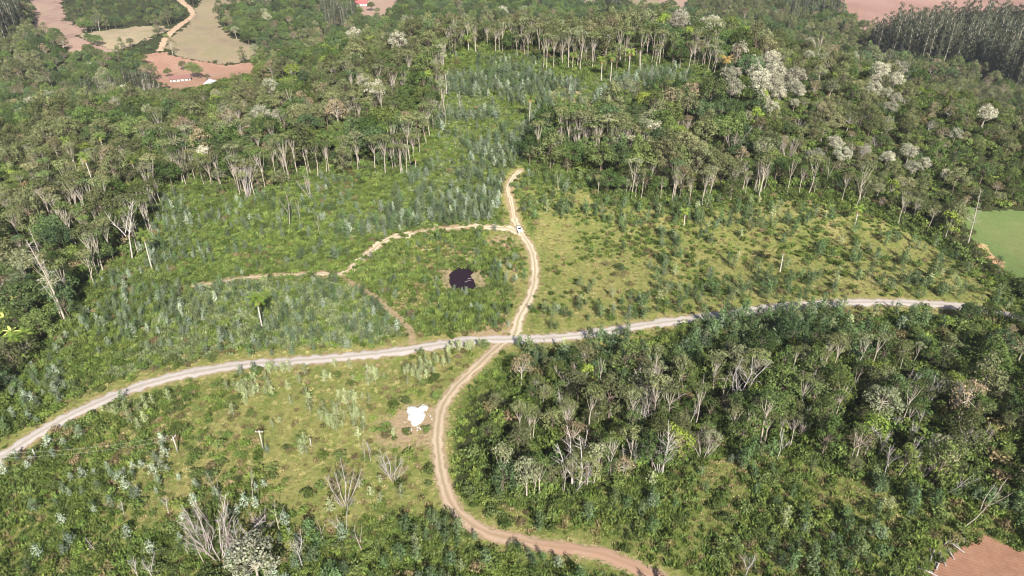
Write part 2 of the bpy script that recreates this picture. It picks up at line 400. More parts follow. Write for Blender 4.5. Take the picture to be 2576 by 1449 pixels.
ZN = {
 'grove': [(1085, 430), (1105, 340), (1125, 190), (1300, 175), (1420, 200), (1560, 190), (1700, 180), (1790, 200), (1780, 235), (1530, 290), (1480, 330), (1330, 400), (1275, 450), (1275, 545), (1200, 560), (1000, 585), (930, 600), (850, 590), (980, 500)],
 'edge': [(400, 500), (450, 475), (620, 508), (850, 440), (1000, 448), (1055, 402), (1105, 200), (1130, 148), (1420, 190), (1130, 200), (1080, 430), (980, 500), (850, 590), (700, 560), (500, 520)],
 'left': [(-200, 1100), (150, 850), (235, 712), (330, 655), (385, 565), (400, 500), (500, 520), (700, 600), (810, 685), (650, 700), (480, 722), (340, 830), (300, 920), (100, 1030), (-200, 1180)],
 'reeds': [(350, 850), (480, 722), (640, 700), (850, 695), (930, 750), (1025, 820), (1020, 850), (880, 885), (600, 895), (350, 950), (280, 960), (290, 880)],
 'pond': [(880, 690), (930, 640), (1000, 600), (1290, 580), (1325, 640), (1325, 720), (1300, 790), (1240, 845), (1050, 850), (1020, 810), (930, 735)],
 'right': [(1290, 450), (1480, 455), (1500, 515), (1700, 520), (1900, 500), (2100, 512), (2260, 565), (2390, 640), (2600, 775), (2576, 800), (2200, 755), (1900, 775), (1500, 835), (1300, 850), (1345, 780), (1355, 680), (1320, 590)],
 'roadtrees': [(1290, 870), (1500, 845), (1800, 805), (2100, 770), (2400, 780), (2700, 830), (3000, 900), (2480, 850), (2200, 850), (1900, 880), (1650, 940), (1500, 930), (1350, 940), (1190, 1000), (1150, 1080), (1130, 1040), (1200, 940)],
 'meadow': [(590, 960), (740, 915), (1000, 890), (1200, 870), (1240, 880), (1110, 1010), (1085, 1130), (1110, 1290), (980, 1290), (850, 1330), (760, 1340), (700, 1270), (640, 1150), (560, 1060)],
 'lowleft': [(-400, 1300), (0, 1170), (300, 1010), (590, 930), (590, 960), (560, 1060), (640, 1150), (700, 1270), (760, 1340), (700, 2100), (-400, 2100)],
 'bottom': [(760, 1340), (850, 1330), (980, 1290), (1110, 1290), (1200, 1350), (1400, 1395), (1560, 1430), (1700, 1500), (1900, 2100), (700, 2100)],
 'lowright': [(1120, 1230), (1200, 1270), (1330, 1275), (1480, 1245), (1700, 1180), (1900, 1120), (2200, 1220), (2400, 1250), (3000, 1260), (3000, 2100), (1900, 2100), (1600, 1420), (1250, 1340)],
}
# far open ground
FIELDS = [
 ('bare_slope', 'pink', [(60, -30), (150, -30), (165, 55), (215, 75), (190, 92), (235, 118), (300, 128), (285, 150), (170, 140), (150, 95), (80, 95), (90, 50)]),
 ('dry_field', 'tan', [(195, 88), (300, 73), (410, 66), (425, 76), (350, 112), (290, 127), (235, 117)]),
 ('grass_field', 'drygreen', [(470, 70), (500, 10), (530, -30), (640, -30), (600, 10), (560, 22), (548, 60), (578, 92), (640, 118), (672, 140), (600, 160), (540, 163), (460, 145), (405, 125), (432, 95)]),
 ('ploughed_field', 'red', [(338, 150), (395, 132), (460, 146), (540, 165), (600, 162), (740, 148), (750, 156), (680, 172), (640, 205), (600, 222), (540, 238), (440, 232), (380, 192)]),
 ('farm_clearing', 'pink', [(880, -40), (1010, -40), (1000, 25), (960, 62), (925, 66), (900, 30)]),
 ('hill_field', 'pink', [(1455, -40), (1500, -40), (1488, 30), (1462, 22)]),
 ('hill_field', 'pink', [(1655, -40), (1745, -40), (1720, 42), (1668, 34)]),
 ('pasture', 'drygreen', [(1560, -40), (1660, -40), (1668, 34), (1600, 30)]),
 ('ploughed_field', 'pinkred', [(2050, -60), (2700, -60), (2700, 60), (2576, 75), (2400, 90), (2210, 100), (2130, 55)]),
]
OPEN_W = []   # (polygon in world, kind) kept clear of trees

MAIN_PX = [(-120, 1250), (-40, 1185), (0, 1155), (60, 1115), (120, 1078), (200, 1035), (290, 995), (370, 967), (480, 940), (600, 920), (740, 909), (870, 899), (1000, 884), (1120, 866), (1200, 857), (1290, 855), (1400, 850),
           (1500, 838), (1600, 822), (1700, 808), (1800, 796), (1900, 781), (2000, 770), (2100, 763), (2200, 761), (2300, 764), (2390, 769), (2480, 780), (2560, 800), (2640, 830), (2760, 880)]
LOW_PX = [(1268, 862), (1235, 888), (1198, 925), (1158, 962), (1124, 1003), (1107, 1045), (1101, 1100), (1104, 1150), (1112, 1200), (1127, 1250), (1152, 1290), (1190, 1322), (1240, 1345), (1310, 1360), (1380, 1375), (1450, 1383), (1520, 1397), (1580, 1420), (1640, 1447), (1700, 1480), (1790, 1540)]
UP_PX = [(1292, 850), (1299, 825), (1310, 790), (1332, 752), (1345, 700), (1343, 650), (1330, 615), (1308, 583), (1297, 560), (1290, 530), (1284, 500), (1278, 475), (1290, 450), (1308, 430)]
BR_PX = [(1303, 585), (1270, 574), (1230, 573), (1190, 569), (1150, 573), (1080, 581), (1020, 590), (980, 600), (940, 627), (905, 655), (880, 680), (850, 691), (810, 689), (760, 690), (700, 693), (640, 697), (560, 708), (480, 722)]
B2_PX = [(850, 691), (890, 716), (940, 746), (980, 780), (1020, 818), (1038, 850), (1040, 872)]
B3_PX = [(500, 500), (560, 515), (620, 535), (700, 590), (780, 640), (845, 690)]
RED_PX = [(430, -40), (455, 2), (478, 22), (484, 42), (455, 62), (425, 88), (410, 112), (402, 130)]
WHITE_PX = [(2235, -30), (2265, 5), (2300, 25), (2350, 42), (2400, 60)]
main_w, low_w, up_w, br_w, b2_w, b3_w = map(world_line, (MAIN_PX, LOW_PX, UP_PX, BR_PX, B2_PX, B3_PX))
red_w, white_w = world_line(RED_PX), world_line(WHITE_PX)
main_w, low_w, up_w, br_w, b2_w, b3_w, red_w, white_w = [smooth_line(l, 4.0) for l in (main_w, low_w, up_w, br_w, b2_w, b3_w, red_w, white_w)]
for nme, k, pl in FIELDS: OPEN_W.append(([hit(a, b) for a, b in pl], k, nme))
CROP = [hit(a, b) for a, b in [(2405, 522), (2470, 527), (2576, 532), (2720, 545), (2720, 800), (2600, 738), (2535, 690), (2470, 640), (2440, 600), (2425, 560)]]
PLOW = [hit(a, b) for a, b in [(2300, 1500), (2375, 1405), (2430, 1372), (2482, 1350), (2576, 1392), (2720, 1450), (2720, 1640), (2300, 1640)]]
LAWN = [hit(a, b) for a, b in [(555, 218), (590, 217), (592, 238), (570, 240)]]
POND_PX = [(142, 36), (184, 26), (219, 36), (241, 46), (236, 57), (224, 68), (238, 84), (250, 108), (236, 122), (196, 132), (160, 130), (132, 118), (118, 100), (113, 84), (114, 68), (122, 54), (134, 46)]
POND_PX = [(x * .49 + 1074.5, y * .62 + 653) for x, y in POND_PX]
POND_W = [hit(a, b) for a, b in POND_PX]
LIME = hit(1050, 1052)

# ------------------------------------------------------------------ ground sheet
def dry_weight(px, py, x, y):
    px = px + (fbm(x / 22, y / 22, 301, 3) - .5) * 110; py = py + (fbm(x / 22, y / 22, 305, 3) - .5) * 70
    d = np.zeros(np.shape(x))
    def soft(pl, v, blur=14):
        nonlocal d
        s = np.zeros(np.shape(x))
        for ox, oy in ((0, 0), (blur, 0), (-blur, 0), (0, blur * .7), (0, -blur * .7), (blur * .6, blur * .4), (-blur * .6, -blur * .4)): s += inpoly(px + ox, py + oy, pl)
        d = np.maximum(d, s / 7 * v)
    soft(ZN['right'], .82, 20); soft(ZN['meadow'], .85, 30); soft(ZN['lowleft'], .55, 20); soft(ZN['bottom'], .25); soft(ZN['lowright'], .42, 20)
    soft(ZN['pond'], .25); soft([(200, 1250), (560, 1040), (640, 1130), (560, 1300), (350, 1380)], .8, 30); soft([(1330, 560), (1400, 540), (1440, 620), (1450, 780), (1360, 820), (1365, 700)], .95, 14)
    soft([(1200, 575), (1300, 575), (1340, 650), (1335, 740), (1290, 780), (1270, 700)], .8, 14)
    soft([(1900, 520), (2130, 530), (2250, 740), (2150, 750), (2000, 600)], .8, 14)
    soft([(1240, 950), (1130, 1050), (1130, 1240), (1200, 1300), (1500, 1390), (1700, 1450), (1640, 1330), (1330, 1290), (1170, 1260), (1150, 1080), (1230, 1000)], .6, 14)
    dm = polydist(x, y, main_w); dl = np.minimum(polydist(x, y, low_w), polydist(x, y, up_w))
    d = np.maximum(d, 1.0 * (1 - sstep((dm - 3) / 7))); d = np.maximum(d, .85 * (1 - sstep((dl - 2) / 4)))
    return d, dm, dl
def make_ground():
    ys = [-60.]; 
    while ys[-1] < 9000:
        y = ys[-1]; ys.append(y + (1.3 if y < 480 else 1.3 + (y - 480) * .006 if y < 1300 else 6 + (y - 1300) * .12))
    ys = np.array(ys); ncol = 520
    s = np.linspace(-1, 1, ncol); s = np.sign(s) * (np.abs(s) * .8 + np.abs(s) ** 3 * .2)
    Y = np.repeat(ys[:, None], ncol, 1); X = s[None, :] * (np.abs(Y) * 1.0 + 130)
    Z = terr(X, Y)
    px, py, _ = proj(X, Y, Z)
    near = (Y < 430)
    dr, dm, dl = dry_weight(px, py, X, Y); dr = np.where(near, dr, .3)
    dbr = polydist(X, Y, br_w); db = np.minimum(polydist(X, Y, b2_w), polydist(X, Y, b3_w))
    dirt = np.zeros_like(X)
    for a, b, rr, v in ((1150, 640, 6, .7), (1165, 672, 9, .8), (340, 825, 7, .7), (1450, 260, 8, .9), (1470, 290, 5, .9), (1420, 235, 9, .7), (1048, 1070, 9, .85), (1000, 1085, 8, .6), (1100, 690, 5, .5), (1225, 840, 6, .9), (1262, 832, 6, .9), (1265, 610, 6, .7), (1290, 660, 6, .5), (2360, 790, 6, .4), (2210, 700, 7, .4), (2080, 560, 7, .4)):
        c = hit(a, b); d = np.hypot(X - c[0], Y - c[1]); dirt = np.maximum(dirt, v * (1 - sstep((d - rr * .4) / rr)))
    dpond = np.hypot((X - POND[0]) / 1.15, Y - POND[1]); dirt = np.maximum(dirt, .5 * (1 - sstep((dpond - 7) / 4)))
    dirt = np.maximum(dirt, .62 * (1 - sstep((polydist(X, Y, b2_w) - .6) / 2.2))); dirt = np.maximum(dirt, .45 * (1 - sstep((db - .5) / 2.0)))
    dirt = np.maximum(dirt, .75 * (1 - sstep((dbr - 1.2) / 1.8)))
    dirt = np.maximum(dirt, .6 * (1 - sstep((dm - 2) / 2.5))); dirt = np.maximum(dirt, .75 * (1 - sstep((dl - 1.2) / 1.8)))
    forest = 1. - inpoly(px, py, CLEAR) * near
    v = np.stack([X, Y, Z], -1).reshape(-1, 3); nr = len(ys)
    i = np.arange((nr - 1) * (ncol - 1)); rr = i // (ncol - 1); cc = i % (ncol - 1); a = rr * ncol + cc
    fc = np.stack([a, a + 1, a + ncol + 1, a + ncol], 1)
    me = bpy.data.meshes.new('ground'); me.vertices.add(len(v)); me.vertices.foreach_set('co', v.ravel())
    me.loops.add(len(fc) * 4); me.loops.foreach_set('vertex_index', fc.ravel()); me.polygons.add(len(fc))
    me.polygons.foreach_set('loop_start', np.arange(len(fc)) * 4); me.polygons.foreach_set('use_smooth', np.ones(len(fc), bool))
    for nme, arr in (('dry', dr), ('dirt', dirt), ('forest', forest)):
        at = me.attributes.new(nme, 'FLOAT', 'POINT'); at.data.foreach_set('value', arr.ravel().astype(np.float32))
    me.update(); me.validate()
    m, t, p = newmat('ground_cover', .95, .1)
    A = {}
    for k in ('dry', 'dirt', 'forest'):
        n = N(t, 'ShaderNodeAttribute'); n.attribute_name = k; A[k] = n.outputs['Fac']
    n1 = noise(t, .9, 8, .7); st_ = N(t, 'ShaderNodeMapping'); st_.inputs['Scale'].default_value = (1.6, .5, 1); t.links.new(t.nodes['geo_in'].outputs['Position'], st_.inputs[0]); n2 = noise(t, .075, 5, .65, st_.outputs[0]); n3 = noise(t, 3.5, 4, .7)
    g = ramp(t, [(.30, (.030, .050, .012)), (.48, (.065, .095, .020)), (.62, (.11, .145, .032)), (.8, (.15, .155, .05))]); t.links.new(n1.outputs[0], g.inputs[0])
    d1 = ramp(t, [(.28, (.075, .095, .022)), (.42, (.165, .175, .048)), (.55, (.25, .225, .085)), (.70, (.35, .29, .14))]); t.links.new(n1.outputs[0], d1.inputs[0])
    green = ramp(t, [(.36, (.10, .165, .028)), (.50, (.175, .21, .050)), (.66, (.29, .24, .10))]); t.links.new(n2.outputs[0], green.inputs[0])
    dryc = mixc(t, d1.outputs[0], green.outputs[0], .38)
    md = math_(t, 'ADD', A['dry'], math_(t, 'MULTIPLY', math_(t, 'SUBTRACT', n2.outputs[0], .5), 1.2), True)
    c = mixc(t, g.outputs[0], dryc, md)
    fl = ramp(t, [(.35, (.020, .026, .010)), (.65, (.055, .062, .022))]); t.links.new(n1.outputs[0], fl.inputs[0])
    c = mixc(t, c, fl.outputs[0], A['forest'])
    di = ramp(t, [(.3, (.21, .15, .08)), (.5, (.31, .23, .14)), (.75, (.42, .33, .22))]); t.links.new(n3.outputs[0], di.inputs[0])
    mm = math_(t, 'ADD', A['dirt'], math_(t, 'MULTIPLY', math_(t, 'SUBTRACT', n1.outputs[0], .62), 2.2), False)
    mm = math_(t, 'MULTIPLY', mm, 2.5, True)
    mm = math_(t, 'MULTIPLY', mm, math_(t, 'MULTIPLY', A['dirt'], 2.0, True), True)
    c = mixc(t, c, di.outputs[0], mm)
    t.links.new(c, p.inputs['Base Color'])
    bp = N(t, 'ShaderNodeBump'); bp.inputs['Strength'].default_value = 1; bp.inputs['Distance'].default_value = .5
    t.links.new(n1.outputs[0], bp.inputs['Height']); t.links.new(bp.outputs[0], p.inputs['Normal'])
    me.materials.append(m)
    tag(link('ground', me), kind='structure')
make_ground()

def strip(name, line, width, mat, off=.07, jit=.18, wfun=None, seed=0):
    L = smooth_line(line, .6); n = len(L); d = np.gradient(L, axis=0); d /= np.linalg.norm(d, axis=1)[:, None] + 1e-9; nn = np.stack([-d[:, 1], d[:, 0]], 1)
    K = [-1, -.8, -.4, 0, .4, .8, 1]; s = np.arange(n) * .6; vs = []; ac = []; al = []
    for i in range(n):
        w0 = width * (wfun(i / n) if wfun else 1) / 2
        e = [w0 * (1 + jit * 2 * (float(fbm(np.array(s[i] / 1.6), np.array(7. + sd), seed, 3)) - .5) * 2) for sd in (0, 9)]
        for k in K:
            q = k * (e[0] if k < 0 else e[1]); x, y = L[i] + nn[i] * q
            crown = off * (1 - .75 * abs(k) ** 3)
            vs.append((x, y, crown)); ac.append(k); al.append(i / n)
    V = np.array(vs); V[:, 2] += terr(V[:, 0], V[:, 1]); k = len(K)
    fs = [(i * k + j, (i + 1) * k + j, (i + 1) * k + j + 1, i * k + j + 1)[::-1] for i in range(n - 1) for j in range(k - 1)]
    me = bpy.data.meshes.new(name); me.from_pydata(V.tolist(), [], fs); me.materials.append(mat)
    for nm, arr in (('across', ac), ('along', al)):
        at = me.attributes.new(nm, 'FLOAT', 'POINT'); at.data.foreach_set('value', np.array(arr, np.float32))
    me.polygons.foreach_set('use_smooth', [True] * len(fs)); me.update()
    return tag(link(name, me), kind='structure')
def roadmat(name, base, rut, middle, redder=None, midamt=.6):
    m, t, p = newmat(name, .95, .1)
    ac = N(t, 'ShaderNodeAttribute'); ac.attribute_name = 'across'; al = N(t, 'ShaderNodeAttribute'); al.attribute_name = 'along'
    n1 = noise(t, 1.3, 7, .7); n2 = noise(t, .12, 4, .6)
    a = math_(t, 'ABSOLUTE', ac.outputs['Fac'])
    rp = ramp(t, [(0, (1, 1, 1)), (.22, (.6, .6, .6)), (.38, (0, 0, 0)), (.62, (0, 0, 0)), (.8, (.45, .45, .45)), (1, (1, 1, 1))]); t.links.new(math_(t, 'ADD', a, math_(t, 'MULTIPLY', math_(t, 'SUBTRACT', n1.outputs[0], .5), .5)), rp.inputs[0])
    b = ramp(t, [(.38, tuple(c * .82 for c in base)), (.62, tuple(min(1, c * 1.22) for c in base))]); t.links.new(math_(t, 'ADD', math_(t, 'MULTIPLY', n1.outputs[0], .5), math_(t, 'MULTIPLY', n2.outputs[0], .5)), b.inputs[0])
    c = mixc(t, b.outputs[0], rut, .35)
    mf = math_(t, 'MULTIPLY', rp.outputs[0], math_(t, 'MULTIPLY', n1.outputs[0], midamt * 1.8), True)
    c = mixc(t, c, middle, mf)
    if redder:
        rr = ramp(t, [(.45, (0, 0, 0)), (.8, (1, 1, 1))]); t.links.new(math_(t, 'ADD', al.outputs['Fac'], math_(t, 'MULTIPLY', math_(t, 'SUBTRACT', n2.outputs[0], .5), .4)), rr.inputs[0])
        c = mixc(t, c, redder, math_(t, 'MULTIPLY', rr.outputs[0], .8))
    t.links.new(c, p.inputs['Base Color'])
    bp = N(t, 'ShaderNodeBump'); bp.inputs['Strength'].default_value = .6; bp.inputs['Distance'].default_value = .12; t.links.new(n1.outputs[0], bp.inputs['Height']); t.links.new(bp.outputs[0], p.inputs['Normal'])
    return m
m_gravel = roadmat('pale_gravel', (.385, .34, .31), (.45, .405, .37), (.27, .235, .185), None, .8)
m_track = roadmat('sandy_track', (.36, .275, .195), (.48, .385, .29), (.22, .18, .095), (.30, .18, .12), .9)
m_up = roadmat('pale_track', (.44, .35, .26), (.54, .45, .355), (.24, .21, .10), None, .9)
m_redroad = roadmat('red_earth_road', (.40, .27, .18), (.48, .34, .25), (.34, .26, .16), None, .4)
strip('gravel_road', main_w, 4.0, m_gravel, .12, .24)
strip('dirt_track', low_w, 2.7, m_track, .09, .28, None, 3)
strip('dirt_track', up_w, 2.7, m_up, .08, .3, lambda t: 1.25 if t < .08 else (.95 if t < .7 else .55 if t < .9 else .8), 5)
strip('dirt_track', br_w, 2.5, m_up, .06, .5, lambda t: (1.5 if t < .14 else .36 if t < .33 else 1.5 if t < .60 else .8 if t < .68 else .34), 8)
strip('dirt_track', red_w, 7, m_redroad, .5, .3, None, 9)
strip('gravel_road', white_w, 7, m_gravel, .5, .1, None, 10)

def drape(name, poly, step, mat, off):
    P = np.array(poly); x0, y0 = P.min(0); x1, y1 = P.max(0)
    nx = int((x1 - x0) / step) + 2; ny = int((y1 - y0) / step) + 2
    if nx * ny > 250000:
        step *= math.sqrt(nx * ny / 250000); nx = int((x1 - x0) / step) + 2; ny = int((y1 - y0) / step) + 2
    X, Y = np.meshgrid(x0 + np.arange(nx) * step, y0 + np.arange(ny) * step)
    ins = inpoly(X[:-1, :-1] + step / 2 + (fbm(X[:-1, :-1] / 8, Y[:-1, :-1] / 8, 3) - .5) * step * 6, Y[:-1, :-1] + step / 2 + (fbm(X[:-1, :-1] / 8, Y[:-1, :-1] / 8, 9) - .5) * step * 6, poly)
    Z = terr(X, Y) + off; idx = -np.ones(X.shape, int); used = np.zeros(X.shape, bool)
    used[:-1, :-1] |= ins; used[1:, :-1] |= ins; used[:-1, 1:] |= ins; used[1:, 1:] |= ins
    idx[used] = np.arange(used.sum()); v = np.stack([X[used], Y[used], Z[used]], 1)
    j, i = np.nonzero(ins); f = np.stack([idx[j, i], idx[j, i + 1], idx[j + 1, i + 1], idx[j + 1, i]], 1)
    me = bpy.data.meshes.new(name); me.from_pydata(v.tolist(), [], f.tolist()); me.materials.append(mat)
    me.polygons.foreach_set('use_smooth', [True] * len(f)); me.update()
    return tag(link(name, me), kind='structure')
def fieldmat(name, c1, c2, c3, row=None, rowc=None, ang=0., sc=.05):
    m, t, p = newmat(name, .95, .1)
    n1 = noise(t, .5, 6, .7); n2 = noise(t, sc, 4, .6)
    a = ramp(t, [(.35, c1), (.5, c2), (.68, c3)]); t.links.new(n2.outputs[0], a.inputs[0])
    fin = ramp(t, [(.32, tuple(k * .62 for k in c2)), (.68, tuple(min(1, k * 1.3) for k in c2))]); t.links.new(n1.outputs[0], fin.inputs[0])
    c = mixc(t, a.outputs[0], fin.outputs[0], .45)
    if row:
        g = t.nodes['geo_in']; mp = N(t, 'ShaderNodeMapping'); mp.inputs['Rotation'].default_value = (0, 0, ang); t.links.new(g.outputs['Position'], mp.inputs[0])
        wv = N(t, 'ShaderNodeTexWave'); wv.inputs['Scale'].default_value = row; wv.inputs['Distortion'].default_value = 3.5; wv.inputs['Detail'].default_value = 2; wv.inputs['Detail Scale'].default_value = .6
        t.links.new(mp.outputs[0], wv.inputs['Vector'])
        rp = ramp(t, [(.4, (0, 0, 0)), (.62, (1, 1, 1))]); t.links.new(wv.outputs[0], rp.inputs[0])
        n5 = noise(t, 2.2, 5, .7); c = mixc(t, c, rowc, math_(t, 'MULTIPLY', rp.outputs[0], math_(t, 'MULTIPLY', math_(t, 'SUBTRACT', n5.outputs[0], .34), 2.6), True))
    t.links.new(c, p.inputs['Base Color']); return m
FM = {'pink': fieldmat('pink_bare_earth', (.20, .125, .095), (.31, .21, .165), (.24, .20, .12), sc=.045),
      'tan': fieldmat('dry_tan_grass', (.19, .18, .09), (.29, .235, .15), (.36, .27, .19)),
      'drygreen': fieldmat('dry_pasture', (.19, .18, .085), (.25, .20, .125), (.18, .14, .10), sc=.03),
      'red': fieldmat('red_ploughed_earth', (.27, .15, .10), (.33, .195, .135), (.37, .24, .175), .09, (.23, .13, .09), .6),
      'pinkred': fieldmat('pink_ploughed_earth', (.22, .125, .10), (.30, .18, .145), (.39, .26, .21), .06, (.25, .15, .12), 1.0, .012)}
def rowang(a, b):
    p, q = hit(*a), hit(*b); n = (-(q[1] - p[1]), q[0] - p[0]); return math.atan2(-n[1], n[0])

for poly, k, nm in OPEN_W: drape(nm, poly, 2.0, FM[k], .55)
drape('crop_field', CROP, .8, fieldmat('green_crop_rows', (.055, .11, .030), (.085, .145, .042), (.15, .16, .065), .2, (.19, .15, .075), rowang((2480, 565), (2560, 600)), .03), .12)
drape('ploughed_field', PLOW, .5, fieldmat('red_furrows', (.22, .115, .072), (.27, .145, .092), (.31, .18, .12), .42, (.19, .098, .062), rowang((2440, 1400), (2540, 1432)), .12), .12)
drape('crop_field', [hit(a, b) for a, b in [(2444, 612), (2470, 612), (2500, 640), (2530, 664), (2520, 680), (2470, 642)]], .8, fieldmat('red_crop_edge', (.36, .19, .12), (.42, .24, .15), (.30, .28, .12), .2, (.22, .22, .08), rowang((2480, 565), (2560, 600))), .2)
drape('lawn', LAWN, 1, fieldmat('green_lawn', (.14, .26, .07), (.18, .30, .08), (.2, .3, .1)), .8)
# pond water
def pond():
    L = smooth_line(POND_W + [POND_W[0]], .5)[:-1]; c = L.mean(0); zz = POND[2] + .06
    L2 = L + (L - c) / np.linalg.norm(L - c, axis=1)[:, None] * np.array([(float(vnoise(i * .6, 3., 5)) - .5) * .45 for i in range(len(L))])[:, None]
    me = bpy.data.meshes.new('pond_water'); me.from_pydata([(c[0], c[1], zz)] + [(a, b, zz) for a, b in L2], [], [(0, i + 1, (i + 1) % len(L2) + 1) for i in range(len(L2))])
    m, t, p = newmat('dark_pond_water', .1, .12); p.inputs['Base Color'].default_value = (.020, .011, .016, 1)
    n = noise(t, 2, 4, .5); bp = N(t, 'ShaderNodeBump'); bp.inputs['Strength'].default_value = .15; bp.inputs['Distance'].default_value = .05
    t.links.new(n.outputs[0], bp.inputs['Height']); t.links.new(bp.outputs[0], p.inputs['Normal']); me.materials.append(m)
    tag(link('pond_water', me), kind='structure')
pond()

# ------------------------------------------------------------------ plant prototypes
PROTO = {}      # key -> list of (trunk_mesh, crown_mesh, joined_mesh)
def reg(key, built, tm, cm, cr_name='crown'):
    tk, cr = built
    tmesh = tk.mesh(key + '_trunk', [M[tm]], True) if tk else None
    cmesh = cr.mesh(key + '_crown', [M[cm]])
    j = MB()
    if tk: j.add(tk.v, tk.f, 0)
    j.add(cr.v, cr.f, 1)
    jm = j.mesh(key + '_whole', [M[tm], M[cm]])
    PROTO.setdefault(key, []).append((tmesh, cmesh, jm))
for i in range(3):
    reg('dark', build_tree(100 + i, 11, 4.6, 'dome', .52), 'bark_brown', 'leaf_dark')
    reg('olive', build_tree(110 + i, 12, 4.6, 'dome', .50), 'bark_brown', 'leaf_olive')
    reg('darkloose', build_tree(120 + i, 10, 3.8, 'loose', .46, .85), 'bark_brown', 'leaf_dark')
    reg('oliveloose', build_tree(125 + i, 11, 3.9, 'loose', .46, .75), 'bark_brown', 'leaf_olive')
    reg('umb', build_tree(130 + i, 14, 3.4, 'umbrella', .42, .9), 'bark_pale', 'leaf_olive')
    reg('umbsage', build_tree(140 + i, 14, 3.4, 'umbrella', .42, .8), 'bark_pale', 'leaf_sage')
    reg('umbdark', build_tree(145 + i, 14, 3.0, 'umbrella', .42, .8), 'bark_pale', 'leaf_dark')
    reg('silver', build_tree(150 + i, 13, 4.8, 'dome', .50, .95), 'bark_pale', 'leaf_silver')
    reg('sage', build_tree(160 + i, 12, 4.2, 'dome', .50, .9), 'bark_pale', 'leaf_sage')
    reg('tall', build_tree(170 + i, 26, 3.0, 'column', .6, 1.0), 'bark_grey', 'leaf_tall')
    reg('sapblue', build_sapling(200 + i, 3.6, 1.15, .27, 300), 'bark_brown', 'leaf_blue')
    reg('sapfrost', build_sapling(210 + i, 3.6, 1.1, .27, 280), 'bark_brown', 'leaf_frost')
    reg('sapeuc', build_sapling(220 + i, 4.4, 1.45, .32, 340), 'bark_brown', 'leaf_euc')
    reg('sappale', build_sapling(230 + i, 3.6, 1.1, .30, 230, .9), 'bark_grey', 'leaf_pale')
    reg('bushg', build_bush(240 + i, 1.9, 1.5, .32, 260), 'bark_brown', 'cl_green')
    reg('bushl', build_bush(250 + i, 1.7, 1.5, .32, 240), 'bark_brown', 'cl_lush')
    reg('bushb', build_bush(260 + i, 1.4, 1.3, .28, 200), 'twig', 'cl_brown')
    reg('lush', build_clump(270 + i, 1.1, .85, .26, 60), 'bark_brown', 'cl_lush')
    reg('green', build_clump(280 + i, 1.1, .9, .28, 60), 'bark_brown', 'cl_green')
    reg('grey', build_clump(290 + i, 1.1, .9, .24, 64, .9), 'bark_brown', 'cl_grey')
    reg('dry', build_clump(300 + i, .6, .8, .2, 55), 'bark_brown', 'cl_dry')
    reg('brown', build_clump(310 + i, .9, .8, .24, 55), 'bark_brown', 'cl_brown')
for i in range(3):
    reg('dark', build_tree(400 + i, 10, 5.2, 'dome', .52), 'bark_brown', 'leaf_dark')
    reg('olive', build_tree(410 + i, 13, 4.0, 'loose', .50), 'bark_brown', 'leaf_olive')
    reg('darkloose', build_tree(420 + i, 12, 3.4, 'loose', .46, .8), 'bark_brown', 'leaf_dark')
    reg('oliveloose', build_tree(425 + i, 9, 4.2, 'dome', .46, .7), 'bark_grey', 'leaf_olive')
reg('lime', build_tree(180, 9, 3.8, 'loose', .46, .8), 'bark_grey', 'leaf_lime')
reg('lime', build_tree(181, 8, 3.6, 'dome', .46, .8), 'bark_grey', 'leaf_lime')
reg('drytree', build_tree(182, 11, 3.8, 'dome', .42, .45), 'bark_pale', 'leaf_brown')
reg('drytree', build_tree(183, 11, 3.6, 'loose', .42, .45), 'bark_pale', 'leaf_brown')
def reg2(key, built, tm, cm):
    tk, tw = built
    j = MB(); j.add(tk.v, tk.f, 0); j.add(tw.v, tw.f, 1)
    PROTO.setdefault(key, []).append((tk.mesh(key + '_trunk', [M[tm]], True), tw.mesh(key + '_twigs', [M[cm]]), j.mesh(key + '_whole', [M[tm], M[cm]])))
for i in range(3):
    reg2('bare', build_bare(320 + i, 11, 1, .1, 12, .45, .014), 'dead', 'dead')
    reg2('barepink', build_bare(330 + i, 9, 7, .42, 11, .35, .009, 2, 4), 'bark_grey', 'twig')
    reg2('spire', build_bare(340 + i, 10, 5, .2, 8, .4, .011), 'dead', 'dead')
    reg2('snag', build_snag(360 + i, 14), 'bark_pale', 'dead')
    reg2('pole', build_bare(350 + i, 12, 1, .05, 5, .7, .011), 'bark_pale', 'twig')

# ------------------------------------------------------------------ scattering
PT = {k: [] for k in ('tree', 'slender', 'silver', 'tall', 'sapling', 'bush', 'clump', 'bare')}
W = {'grey': 1}
def jgrid(x0, x1, y0, y1, s, seed):
    r = np.random.default_rng(seed); nx = int((x1 - x0) / s); ny = int((y1 - y0) / s)
    gx, gy = np.meshgrid(np.arange(nx), np.arange(ny)); x = x0 + (gx + r.uniform(0, 1, gx.shape)) * s; y = y0 + (gy + r.uniform(0, 1, gy.shape)) * s
    return x.ravel(), y.ravel(), r
def cand(x0, x1, y0, y1, s, seed, mx=230, my=420):
    x, y, r = jgrid(x0, x1, y0, y1, s, seed)
    m = np.abs(x) < y * .95 + 60; x, y = x[m], y[m]
    z = terr(x, y); px, py, dep = proj(x, y, z)
    m = (px > -mx) & (px < 2576 + mx) & (py > -130) & (py < 1449 + my)
    # behind the crest, drop what the hill hides completely
    x, y, z, px, py = x[m], y[m], z[m], px[m], py[m]
    return x, y, z, px, py, r
